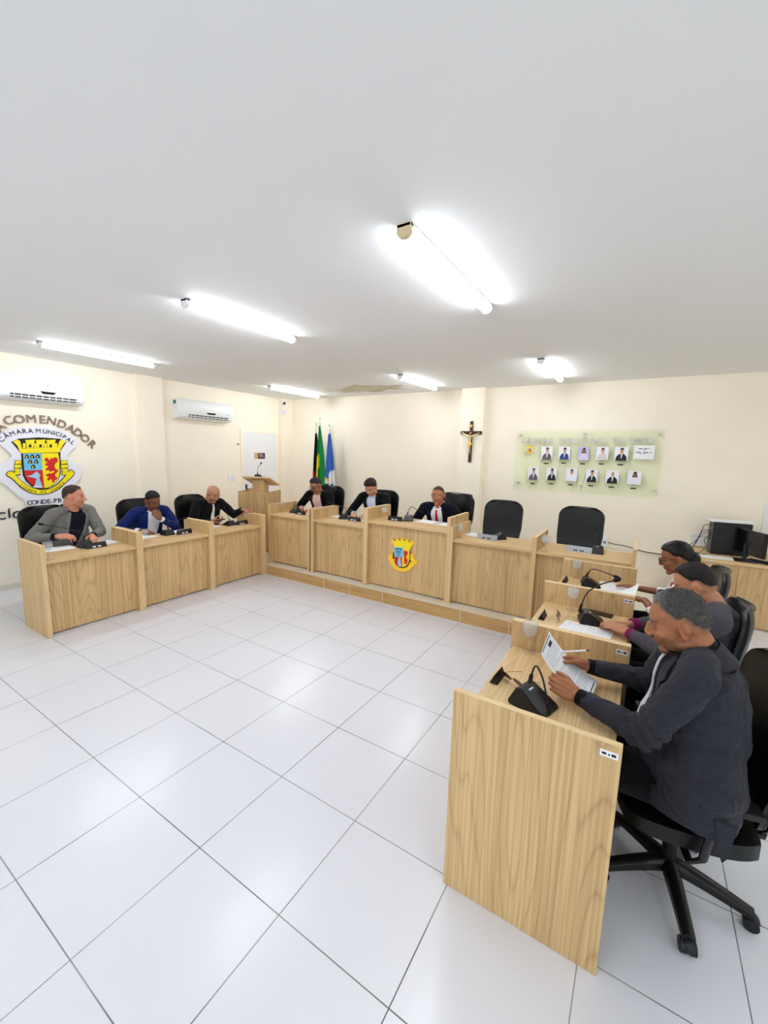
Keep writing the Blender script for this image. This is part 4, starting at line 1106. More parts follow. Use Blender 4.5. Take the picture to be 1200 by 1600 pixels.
# the sheet the near man holds: long side towards him, far end curling up
t = thing('held_paper', 'printed sheet held up in both hands by the man nearest the camera', 'paper', (0, 0, 0))
def held(u, v):   # u 0..1 near edge to far end; v 0..1 from the camera's side across
    A0, A1 = Vector((3.045, .925, .775)), Vector((3.06, 1.15, .785))
    B0, B1 = Vector((2.915, .925, .84)), Vector((2.935, 1.145, .85))
    C0, C1 = Vector((2.83, .925, .955)), Vector((2.825, 1.13, .985))
    a = A0.lerp(A1, v); b = B0.lerp(B1, v); c = C0.lerp(C1, v)
    return a * (1 - u) ** 2 + b * 2 * u * (1 - u) + c * u * u + (b - (a + c) / 2) * 2 * u * (1 - u) * .35
def heldpatch(u0, u1, v0, v1, off, nu=14, nv=6):
    vs = []; fs = []
    for o_ in (off, off - .0012 if off <= 0 else off - .0004):
        for i in range(nu + 1):
            for j in range(nv + 1):
                p = held(u0 + (u1 - u0) * i / nu, v0 + (v1 - v0) * j / nv)
                nrm = (held(min(1, u0 + .01 + (u1 - u0) * i / nu), .5) - held(max(0, u0 - .01 + (u1 - u0) * i / nu), .5)).cross(Vector((0, 1, 0))).normalized()
                if nrm.z < 0: nrm = -nrm
                vs.append(p + nrm * o_)
    m_ = (nu + 1) * (nv + 1)
    for s_ in (0, 1):
        for i in range(nu):
            for j in range(nv):
                a = s_ * m_ + i * (nv + 1) + j; q_ = (a, a + 1, a + nv + 2, a + nv + 1); fs.append(q_ if s_ == 0 else q_[::-1])
    rim = list(range(nv + 1)) + [i * (nv + 1) + nv for i in range(1, nu + 1)] + [nu * (nv + 1) + j for j in range(nv - 1, -1, -1)] + [i * (nv + 1) for i in range(nu - 1, 0, -1)]
    for k_ in range(len(rim)): a, b = rim[k_], rim[(k_ + 1) % len(rim)]; fs.append((a, b, b + m_, a + m_))
    return vs, fs
mb = MB(); mb.add(*heldpatch(0, 1, 0, 1, 0)); mb.build('sheet', M['paper'], t, smooth=.8)
mb = MB()
for k_ in range(24):
    u = .1 + k_ * .034
    if k_ in (6, 15, 16): continue
    mb.add(*heldpatch(u, u + .011, .1, .9 if k_ % 6 else .5, .0006, 1, 6))
mb.build('printed_lines', M['print_pale'], t)
mb = MB(); mb.add(*heldpatch(.035, .05, .12, .88, .0008, 1, 6)); mb.add(*heldpatch(.975, .988, .1, .9, .0008, 1, 6)); mb.add(*heldpatch(.89, .94, .55, .8, .0008, 1, 4)); mb.build('letterhead_bars', M['ink'], t)
rebase(t, (2.94, 1.03, .78))

t = thing('pen', 'white pen in the far hand of the man nearest the camera', 'pen', (2.94, 1.13, .915), .3)
mb = MB(); mb.tube([(-.05, 0, -.012), (.06, 0, .012)], .0045, 10); mb.build('barrel', M['white_plastic'], t, smooth=.8)
mb = MB(); mb.tube([(.06, 0, .012), (.075, 0, .0155)], [.0045, .002], 10); mb.build('tip', M['black'], t, smooth=.8)

# phones
for (x, y, z, rz, lab) in ((2.985, 2.24, TZ, 1.45, 'black phone lying by the wedge microphone, middle desk of the right row'), (-2.02, 2.79, .825, .3, 'black phone held by the bald man in black')):
    t = thing('mobile_phone', lab, 'phone', (x, y, z), rz)
    mb = MB(); mb.box(-.037, .037, -.078, .078, 0, .009, .003); mb.build('phone_body', M['black'], t)
    mb = MB(); mb.box(-.034, .034, -.075, .075, .009, .0095); mb.build('screen', M['black_gloss'], t)

# sunglasses on the right row
M['lens'] = mat('brown_lens', srgb(96, 70, 66), .08); M['gold'] = mat('gold_wire', (.8, .6, .3, 1), .25, metal=1)
def shades(x, y, rz, lab):
    t = thing('sunglasses', lab, 'sunglasses', (x, y, TZ), rz, 'folded sunglasses on the right desks')
    for s in (-1, 1):
        mb = MB(); mb.prism([(s * .038 + .034 * math.cos(a), .030 + .027 * math.sin(a)) for a in [2 * PI * q_ / 20 for q_ in range(20)]], lambda a, b, c: (a, .012 * math.sin(c) - b * .5, .004 + b * .75 + c), 0, .0018); mb.build('lens', M['lens'], t)
        mb = MB(); mb.tube([(s * .062, -.02, .03), (s * .066, .04, .02), (s * .055, .115, .006)], .0018, 6); mb.build('temple_arm', M['gold'], t, smooth=True)
    mb = MB(); mb.tube([(-.008, -.02, .034), (0, -.022, .037), (.008, -.02, .034)], .0016, 6); mb.build('bridge', M['gold'], t, smooth=True)
shades(2.712, .955, -.5, 'brown tinted sunglasses beside the wedge microphone on the nearest desk')
shades(2.76, 1.97, -PI / 2 + .1, 'brown tinted sunglasses on the middle desk of the right row')

# ------------------------------------------------------------------ flags
def flag(px, py, ztop, label, colfn, width, zbot=.62, turn=0.0, seed=0):
    t = thing('flag', label, 'flag', (px, py, PLAT), 0, 'flags on poles in the corner')
    h = ztop - PLAT
    mb = MB(); mb.tube([(0, 0, .04), (0, 0, h - .17)], .0125, 12); mb.build('pole', M['chrome'], t, smooth=.8)
    mb = MB(); mb.ball((0, 0, h - .15), .022, 14, 8); mb.tube([(0, 0, h - .14), (0, 0, h - .105)], [.012, .008], 10); mb.build('finial_ball', M['chrome'], t, smooth=True)
    mb = MB()
    mb.add([(0, 0, h), (-.032, 0, h - .07), (0, -.008, h - .06), (.032, 0, h - .07), (0, .008, h - .06), (0, 0, h - .11)], [(0, 1, 2), (0, 2, 3), (0, 3, 4), (0, 4, 1), (5, 2, 1), (5, 3, 2), (5, 4, 3), (5, 1, 4)])
    mb.build('spear_head', M['chrome'], t)
    mb = MB(); mb.lathe([(0, 0), (.13, 0), (.13, .012), (.03, .03), (.018, .05), (0, .05)], 28); mb.build('stand_base', M['chrome'], t, smooth=.6)
    # cloth hanging in folds
    nu, nv = 48, 60
    vs = []; cols = []
    rnd = random.Random(seed); ph = rnd.random() * 6
    z0 = h - .24
    for layer in (0, 1):
        for j in range(nv + 1):
            v = j / nv
            z = z0 - (z0 - (zbot - PLAT)) * v
            w = width * (.12 + .88 * min(1, v * 1.25) ** .8)
            for i in range(nu + 1):
                u = i / nu
                x = -w * .35 + w * u
                y = (.035 + .02 * v) * math.sin(u * 15 + ph + v * 1.2) * min(1, v * 3 + .15) + .012 * math.sin(u * 31 + v * 3)
                x += .012 * math.sin(u * 15 + ph + 1.4) * min(1, v * 2)
                zz = z + .03 * u * (1 - v) - .05 * math.sin(u * 3.1) * v
                p = Matrix.Rotation(turn, 3, 'Z') @ Vector((x, y - .02 + layer * .0025, zz))
                vs.append(p); cols.append(colfn(u, v))
    m_ = (nu + 1) * (nv + 1); fs = []
    for s_ in (0, 1):
        for j in range(nv):
            for i in range(nu):
                a = s_ * m_ + j * (nu + 1) + i; q_ = (a, a + 1, a + nu + 2, a + nu + 1); fs.append(q_ if s_ else q_[::-1])
    rim = list(range(nu + 1)) + [j * (nu + 1) + nu for j in range(1, nv + 1)] + [nv * (nu + 1) + i for i in range(nu - 1, -1, -1)] + [j * (nu + 1) for j in range(nv - 1, 0, -1)]
    for k_ in range(len(rim)): a, b = rim[k_], rim[(k_ + 1) % len(rim)]; fs.append((a, b, b + m_, a + m_))
    me = bpy.data.meshes.new('flag_cloth'); me.from_pydata([tuple(v) for v in vs], [], fs)
    at_ = me.color_attributes.new('Col', 'FLOAT_COLOR', 'POINT')
    for i, c in enumerate(cols): at_.data[i].color = srgb(*c)
    me.materials.append(M['flag']); me.polygons.foreach_set('use_smooth', [True] * len(me.polygons))
    o = bpy.data.objects.new('flag_cloth', me); COL.objects.link(o); o.parent = t
    return t
M['flag'] = vcol_mat('flag_cloth', .7, .2)
flag(-2.50, 5.42, 2.43, 'black and red flag on a chrome pole, left of the three', lambda u, v: (150, 14, 26) if v > .50 - .12 * u and u < .6 else (16, 14, 20), .26, seed=1)
def br(u, v):
    if abs(u - .42 - .18 * math.sin(v * 9)) < .10 and .24 < v < .60: return (250, 226, 30)
    return (20, 132, 64)
flag(-2.37, 5.38, 2.575, 'green and yellow flag on the tallest chrome pole, middle of the three', br, .27, seed=2)
def mu(u, v):
    if v < .49 + .05 * math.sin(u * 6): return (60, 104, 190)
    if v < .58 and u < .45: return (244, 214, 90)
    if .60 < v < .80:
        a, b = (u - .15) * 1.3 + (v - .60) * 1.6, (v - .60) / .2 - (u - .15) * .3
        k = (a * 3.0) % 1.0
        if k < .32 or (b % .5) < .17 and k < .8: return (24, 24, 28)
    return (232, 230, 236)
flag(-2.17, 5.44, 2.43, 'blue and white flag with black lettering, right of the three', mu, .30, seed=4)

# ------------------------------------------------------------------ computer corner
CDZ = .742
t = thing('computer_tower', 'black computer tower standing on the desk at the right wall', 'computer', (3.93, 5.34, CDZ), .12)
mb = MB(); mb.box(0, .37, 0, .19, .008, .39, .006); mb.build('case', M['black'], t)
mb = MB(); mb.box(-.006, .0, .01, .18, .02, .39, .002); mb.build('rear_panel', mat('dull_grey_metal', srgb(84, 86, 88), .5), t)
mb = MB()
for zz in (.34, .27, .24, .21, .17): mb.box(-.02, -.006, .05, .09, zz, zz + .014, .002)
mb.build('plugs', M['black'], t)
for k_, (z0_, pts) in enumerate(((.345, [(-.02, .07, .345), (-.08, .06, .34), (-.11, .02, .27), (-.16, -.03, .15), (-.22, -.05, .04), (-.28, -.02, .01)]), (.275, [(-.02, .07, .275), (-.09, .05, .27), (-.13, .0, .2), (-.18, -.05, .08), (-.2, -.08, .012), (-.05, -.1, .006)]), (.215, [(-.02, .07, .215), (-.07, .03, .16), (-.06, -.02, .09), (-.12, -.07, .02), (-.2, -.03, .008)]), (.245, [(-.02, .07, .245), (-.06, .08, .24), (-.14, .06, .15), (-.24, .02, .05), (-.3, .03, .01)]))):
    q_ = Matrix.Translation((3.93, 5.34, CDZ)) @ Matrix.Rotation(.12, 4, 'Z')
    mb = MB(); mb.tube(catmull([q_ @ Vector(p) for p in pts], 6), .0035, 8)
    tag(mb.build('computer_cable', M['black'], smooth=True), 'black cable looping from the back of the computer tower, %s' % ['topmost of four', 'second from the top of four', 'lowest of four', 'third from the top of four'][k_], 'cable', 'computer cables')
def stack(nm, x, y, z, rz, lab, w, h, n=5, cat='paper'):
    t = thing(nm, lab, cat, (x, y, z), rz)
    mb = MB()
    for k_ in range(n): mb.box(-w / 2 + .004 * math.sin(k_ * 2.1), w / 2 + .004 * math.sin(k_ * 2.1), -h / 2 + .003 * k_, h / 2 + .003 * k_, k_ * .0028, k_ * .0028 + .0022)
    o = mb.build('sheets', M['paper'], t); o['kind'] = 'stuff'
    return t
stack('paper_pile', 4.10, 5.44, CDZ + .40, .15, 'pile of white papers on top of the computer tower', .46, .22)
stack('paper_pile', 3.98, 5.12, CDZ, .1, 'long white papers on the desk before the computer tower', .40, .14, 3)
t = thing('monitor', 'black computer monitor turned sideways in front of the tower', 'monitor', (4.22, 5.12, CDZ), 0)
mb = MB(); mb.box(-.1, .1, -.08, .1, 0, .012, .004); mb.build('stand_foot', M['black'], t)
mb = MB(); mb.box(-.02, .02, .03, .05, .01, .2, .003); mb.build('stand_neck', M['black'], t)
mb = MB(); mb.box(-.225, .225, -.012, .02, 0, .28, .006); o = mb.build('display_housing', M['black'], t); o.location = (0.03, .01, .075); o.rotation_euler = (0, 0, -1.15)
mb = MB(); mb.box(-.212, .212, -.0135, -.012, .015, .268); o2 = mb.build('screen', M['black_gloss'], o)
t = thing('keyboard', 'black keyboard on the computer desk by the monitor', 'keyboard', (4.43, 5.10, CDZ), -.5)
mb = MB(); mb.box(-.2, .2, -.065, .065, 0, .016, .004); mb.build('keyboard_body', M['black'], t)
mb = MB()
for r_ in range(5):
    for c_ in range(14): mb.box(-.19 + c_ * .0272, -.19 + c_ * .0272 + .023, -.057 + r_ * .0235, -.057 + r_ * .0235 + .0195, .016, .0195)
o = mb.build('keys', M['black_matte'], t); o['kind'] = 'stuff'
t = thing('router', 'small black and white box at the right edge of the computer desk', 'device', (4.57, 4.98 + .12, CDZ), -.2)
mb = MB(); mb.box(-.08, .08, -.05, .05, 0, .035, .006); mb.build('device_body', M['black'], t)
mb = MB(); mb.box(-.07, -.01, -.0515, -.049, .006, .028, .002); mb.build('white_label', M['white_plastic'], t)
stack('folder', 4.60, 5.36, CDZ, -.3, 'flat brown folder with papers right of the keyboard', .24, .3, 4, 'folder')
t = thing('wall_outlet_box', 'white wall box behind the cables beside the computer tower', 'socket', (3.86, YB, .83))
mb = MB(); mb.box(-.11, .11, -.03, 0, -.075, .095, .004); mb.build('box_cover', M['white_plastic'], t)
mb = MB(); mb.box(-.1, .1, -.032, -.03, .05, .055); mb.build('seam', M['grey_plastic'], t)
t = thing('desk_phone_tablet', 'dark flat tablet on the lectern stand', 'tablet', tuple(lw @ Vector((-.40, .12, .955))), .6)
mb = MB(); mb.box(-.09, .09, -.06, .06, 0, .01, .003); mb.build('tablet_body', M['black'], t)
# ================================================================== PEOPLE
from mathutils import noise as mnoise

def limb(mb, pts, rad, n=14, k=4, sy=None):
    """rounded tapering limb: tube with ball ends"""
    c = catmull(pts, k)
    rs = []
    m = len(rad) - 1
    for i in range(len(c)):
        q = i / (len(c) - 1) * m; a = min(int(q), m - 1); f = q - a; f = f * f * (3 - 2 * f)
        rs.append(rad[a] * (1 - f) + rad[a + 1] * f)
    mb.tube(c, rs, n, sy=sy)
    mb.ball(c[0], rs[0] * .985, 12, 8); mb.ball(c[-1], rs[-1] * .985, 12, 8)

def loft(mb, st, n=28, ex=2.4):
    """st: (centre, rx, ry, xdir, ydir)"""
    rings = []
    for c, rx, ry, xd, yd in st:
        r = []
        for k in range(n):
            a = 2 * PI * k / n
            ca, sa = math.cos(a), math.sin(a)
            u = math.copysign(abs(ca) ** (2 / ex), ca); v = math.copysign(abs(sa) ** (2 / ex), sa)
            r.append(Vector(c) + xd * (rx * u) + yd * (ry * v))
        rings.append(r)
    vs = [v for r in rings for v in r]
    fs = [(i * n + k, i * n + (k + 1) % n, (i + 1) * n + (k + 1) % n, (i + 1) * n + k) for i in range(len(rings) - 1) for k in range(n)]
    fs += [tuple(range(n))[::-1], tuple((len(rings) - 1) * n + k for k in range(n))]
    mb.add(vs, fs)

def fuse(mb, name, voxel, smooth=3, fac=.5):
    """union of closed shells into one continuous surface"""
    me = bpy.data.meshes.new(name)
    me.from_pydata([tuple(v) for v in mb.v], [], mb.f)
    bm = bmesh.new(); bm.from_mesh(me)
    bmesh.ops.remove_doubles(bm, verts=bm.verts, dist=1e-6)
    bmesh.ops.recalc_face_normals(bm, faces=bm.faces)
    bm.to_mesh(me); bm.free()
    ob = bpy.data.objects.new(name, me); COL.objects.link(ob)
    r = ob.modifiers.new('r', 'REMESH'); r.mode = 'VOXEL'; r.voxel_size = voxel; r.adaptivity = 0
    if smooth:
        s = ob.modifiers.new('s', 'SMOOTH'); s.factor = fac; s.iterations = smooth
    dg = bpy.context.evaluated_depsgraph_get()
    out = bpy.data.meshes.new_from_object(ob.evaluated_get(dg))
    bpy.data.objects.remove(ob); bpy.data.meshes.remove(me)
    out.name = name
    return out

def co_array(me):
    a = np.empty(len(me.vertices) * 3, dtype=np.float32); me.vertices.foreach_get('co', a); return a.reshape(-1, 3)
def set_co(me, a):
    me.vertices.foreach_set('co', a.astype(np.float32).ravel()); me.update()
def set_col(me, c):
    at_ = me.color_attributes.new('Col', 'FLOAT_COLOR', 'POINT')
    full = np.ones((len(c), 4), dtype=np.float32); full[:, :3] = c
    at_.data.foreach_set('color', full.ravel())
def obj_of(me, name, m, parent, smooth=True):
    me.materials.clear(); me.materials.append(m)
    me.polygons.foreach_set('use_smooth', [smooth] * len(me.polygons))
    o = bpy.data.objects.new(name, me); COL.objects.link(o); o.parent = parent
    return o

def finger(mb, base, d, bend_axis, lens, r0, r1, curls):
    pts = [Vector(base)]; cur = Vector(d).normalized()
    for L, c in zip(lens, curls):
        cur = (Quaternion(bend_axis, c) @ cur).normalized()
        pts.append(pts[-1] + cur * L)
    c = []; rs = []
    n = len(pts) - 1
    for i in range(n):
        for j in range(3):
            t = j / 3; c.append(pts[i].lerp(pts[i + 1], t)); q = (i + t) / n
            rs.append((r0 * (1 - q) + r1 * q) * (1.06 if j == 0 and i > 0 else 1.0))
    c.append(pts[-1]); rs.append(r1 * .92)
    mb.tube(c, rs, 9); mb.ball(c[-1], r1 * .92, 9, 6); mb.ball(c[0], r0, 9, 6)
    return pts

def hand(mb, W, d, nrm, side, curl=.35, scale=1.0, thumb=(.6, .2), tips=None, curls=None, sp_=1.3):
    """W wrist, d towards the fingers, nrm out of the palm, side +1 when the thumb lies on +(d x nrm)"""
    d = Vector(d).normalized(); nrm = Vector(nrm); nrm = (nrm - d * nrm.dot(d)).normalized()
    s = d.cross(nrm) * side
    sc = scale
    W = Vector(W)
    names = ((.030, .085, (.040, .025, .021), .0093, .0072), (.010, .089, (.044, .029, .022), .0096, .0074), (-.010, .085, (.041, .027, .021), .0092, .007), (-.028, .077, (.033, .020, .018), .0082, .0062))
    ax = d.cross(nrm)
    out = []
    for i, (off, kl, ls, r0, r1) in enumerate(names):
        kn = W + d * (kl * sc) + s * (off * sc) - nrm * (.003 * (1 if i in (1, 2) else 0))
        mb.tube([W + s * (off * .62 * sc) + d * .002, W + d * (kl * .5 * sc) + s * (off * .9 * sc), kn], [.0155 * sc, .0145 * sc, .0105 * sc], 10)
        mb.ball(kn, .0108 * sc, 10, 6)
        fd = (d + s * (off * sp_)).normalized()
        cl = curls[i] if curls else curl
        cs = (cl * .8, cl, cl * .7)
        pts = finger(mb, kn, fd, ax, [l * sc for l in ls], r0 * sc, r1 * sc, cs)
        out.append(pts)
    # heel of the hand and thumb
    mb.ball(W + d * (.03 * sc) + s * (.02 * sc) + nrm * (.006 * sc), (.02 * sc, .02 * sc, .02 * sc), 10, 7)
    mb.ball(W + d * (.032 * sc) - s * (.02 * sc) + nrm * (.003 * sc), (.017 * sc, .017 * sc, .017 * sc), 10, 7)
    tb = W + d * (.022 * sc) + s * (.026 * sc) + nrm * (.008 * sc)
    td = (d * math.cos(thumb[0]) + s * math.sin(thumb[0]) + nrm * .35).normalized()
    tax = (td.cross(-s)).normalized()
    tp = finger(mb, tb, td, tax, (.04 * sc, .032 * sc, .025 * sc), .0125 * sc, .0088 * sc, (0, thumb[1], thumb[1] * .8))
    mb.tube([W, tb.lerp(tb + td * .02, .5)], [.016 * sc, .0135 * sc], 10)
    out.append(tp)
    return out

def ik(S, W, pole, a, b):
    S, W, pole = Vector(S), Vector(W), Vector(pole)
    d = W - S; L = min(d.length, (a + b) * .995); dn = d.normalized()
    x = (a * a - b * b + L * L) / (2 * L); h = math.sqrt(max(a * a - x * x, 0))
    p = pole - dn * pole.dot(dn)
    p = p.normalized() if p.length > 1e-4 else Vector((0, 0, -1))
    return S + dn * x + p * h, S + dn * L

def head_frame(H, yaw, pitch, roll):
    """columns: right, forward (face), up"""
    q = Quaternion((0, 0, 1), yaw) @ Quaternion((1, 0, 0), -pitch) @ Quaternion((0, 1, 0), roll)
    m = q.to_matrix().to_4x4(); m.translation = H
    return m

def head_shells(mb, m, k=1.0, fat=0.0, wom=False):
    def b(c, r, n=20, mm=14):
        T = m.to_3x3() * k
        mb.ball(m @ (Vector(c) * k), r, n, mm, T)
    f = fat
    b((0, -.012, .028), (.077, .096, .089), 32, 22)               # cranium
    b((0, -.03, .005), (.070, .075, .075), 24, 16)
    b((0, .03, -.012), (.063 + f * .5, .060, .078), 28, 18)        # face
    b((0, .022, -.055), (.052 + f, .056, .052), 24, 16)            # jaw
    b((0, .062, -.092), (.026 + f * .4, .023, .020))               # chin
    for s in (-1, 1):
        b((s * .036, .056, -.022), (.026 + f * .5, .026, .024))    # cheek
        b((s * .028, .074, .026), (.024, .011, .009))              # brow
        b((s * .050, .0, -.062), (.017 + f, .034, .020))           # jaw corner
        # ear
        b((s * .080, -.014, -.004), (.008, .019, .032), 14, 10)
        b((s * .088, -.022, .006), (.006, .013, .024), 12, 8)
        b((s * .084, -.008, -.029), (.006, .009, .011), 12, 8)
    # nose
    T = [(0, .087, .018), (0, .094, .002), (0, .101, -.014), (0, .103, -.022)]
    mb.tube([m @ (Vector(p) * k) for p in T], [.0085 * k, .0095 * k, .0125 * k, .0125 * k], 12)
    b((0, .102, -.023), (.0135, .012, .011), 14, 10)
    for s in (-1, 1): b((s * .0145, .094, -.026), (.009, .011, .008), 12, 8)
    # mouth
    b((0, .080, -.049), (.025, .013, .0065), 16, 10)
    b((0, .079, -.060), (.021, .012, .0075), 16, 10)
    b((0, .074, -.052), (.030, .014, .022), 16, 10)

def sm(x, a, b):
    t = np.clip((x - a) / (b - a), 0, 1); return t * t * (3 - 2 * t)

def hairline(az):
    """elevation (z of unit direction) above which scalp hair starts; az = angle from the face, 0..pi"""
    return np.interp(az, [0, .55, .95, 1.25, 1.5, 1.75, 2.05, 2.4, PI], [.60, .60, .50, .30, .04, .16, -.26, -.55, -.62])

def paint_head(P, col, sp):
    """P in head coordinates; returns colours"""
    n = np.linalg.norm(P - np.array([0, -.01, .02]), axis=1) + 1e-6
    D = (P - np.array([0, -.01, .02])) / n[:, None]
    az = np.abs(np.arctan2(P[:, 0], P[:, 1] + .005))
    skin_c = np.array(sp['skin']); out = col
    def mixc(mask, c, w=1.0):
        m_ = (mask * w)[:, None]; out[:] = out * (1 - m_) + np.array(c) * m_
    g = lambda x, y, z, sx, sy, sz: np.exp(-(((P[:, 0] - x) / sx) ** 2 + ((P[:, 1] - y) / sy) ** 2 + ((P[:, 2] - z) / sz) ** 2))
    near = (n < .19)
    # warm cheeks, nose, ears
    mixc(g(0, .11, -.02, .016, .02, .016) * near, skin_c * np.array([1.06, .88, .85]), .5)
    for s in (-1, 1):
        mixc(g(s * .04, .07, -.02, .022, .03, .02) * near, skin_c * np.array([1.05, .9, .88]), .4)
        mixc(g(s * .084, -.012, .0, .01, .03, .035) * near, skin_c * np.array([1.08, .86, .8]), .6)
    # beard shadow
    bd = sp.get('beard', 0)
    if bd:
        mk = sm(-P[:, 2], .028, .06) * sm(P[:, 1], -.02, .03) * (1 - sm(-P[:, 2], .115, .13)) * near
        mixc(mk, np.array(sp['hair']) * 1.0, bd)
    if sp.get('moustache'): mixc(np.exp(-((P[:, 2] + .040) / .0055) ** 2) * np.exp(-(P[:, 0] / .026) ** 4) * (P[:, 1] > .07) * near, sp['hair'], .85)
    # lips
    lip = np.exp(-((P[:, 2] + .054) / .0075) ** 4) * np.exp(-(P[:, 0] / .023) ** 4) * (P[:, 1] > .075) * near
    mixc(lip, sp.get('lips', skin_c * np.array([.82, .58, .55])), .75)
    mixc(np.exp(-((P[:, 2] + .0545) / .0018) ** 2) * np.exp(-(P[:, 0] / .024) ** 4) * (P[:, 1] > .075) * near, skin_c * .3, .7)
    for s in (-1, 1):
        # brows
        yy = .0295 + .003 * np.cos((np.abs(P[:, 0]) - .03) * 60)
        mixc(np.exp(-((P[:, 2] - yy) / .0048) ** 2) * sm(s * P[:, 0], .010, .016) * (1 - sm(s * P[:, 0], .046, .054)) * (P[:, 1] > .05) * near, sp.get('brow', sp['hair']), .85)
        # lids and lashes
        mixc(g(s * .032, .085, .008, .016, .03, .009) * near, skin_c * .72, .6)
        mixc(np.exp(-((P[:, 2] - (.003 if sp.get('down') else .010)) / .0028) ** 2) * sm(s * P[:, 0], .016, .02) * (1 - sm(s * P[:, 0], .044, .048)) * (P[:, 1] > .055) * near, (.03, .02, .02), .85)
        mixc(g(s * .012, .10, -.034, .005, .01, .004) * near, skin_c * .35, .6)
    # cropped hair at sides and back painted as growth on the scalp
    h = hairline(az)
    st = sp.get('crop', .9)
    if st > 0:
        mk = sm(D[:, 2], h - .02, h + .16 + .1 * sp.get('fade', 0)) * (P[:, 2] > -.095) * near
        ear = 1 - (np.exp(-(((np.abs(P[:, 0]) - .083) / .009) ** 2 + ((P[:, 1] + .012) / .02) ** 2 + ((P[:, 2]) / .034) ** 2)) > .35)
        mixc(mk * ear, sp.get('sidehair', sp['hair']), st)
    return out

def sculpt_head(P):
    """small inward and outward moves in head coordinates"""
    d = np.zeros_like(P)
    g = lambda x, y, z, sx, sy, sz: np.exp(-(((P[:, 0] - x) / sx) ** 2 + ((P[:, 1] - y) / sy) ** 2 + ((P[:, 2] - z) / sz) ** 2))
    for s in (-1, 1):
        d[:, 1] -= .0085 * g(s * .031, .09, .009, .016, .03, .011)     # socket
        d[:, 1] += .0052 * g(s * .031, .085, .007, .011, .03, .0075)   # eyeball under lid
        d[:, 0] -= s * .006 * g(s * .07, .045, .02, .02, .03, .03)     # temple
        d[:, 0] -= s * .004 * g(s * .0865, -.008, .0, .004, .008, .014)
    d[:, 1] -= .0035 * g(0, .095, -.0545, .022, .03, .0022)
    d[:, 1] -= .0035 * g(0, .09, -.074, .02, .03, .007)
    d[:, 1] -= .003 * g(0, .095, -.038, .006, .02, .006)
    return P + d

VOX_NEAR, VOX_FAR = .0034, .0055

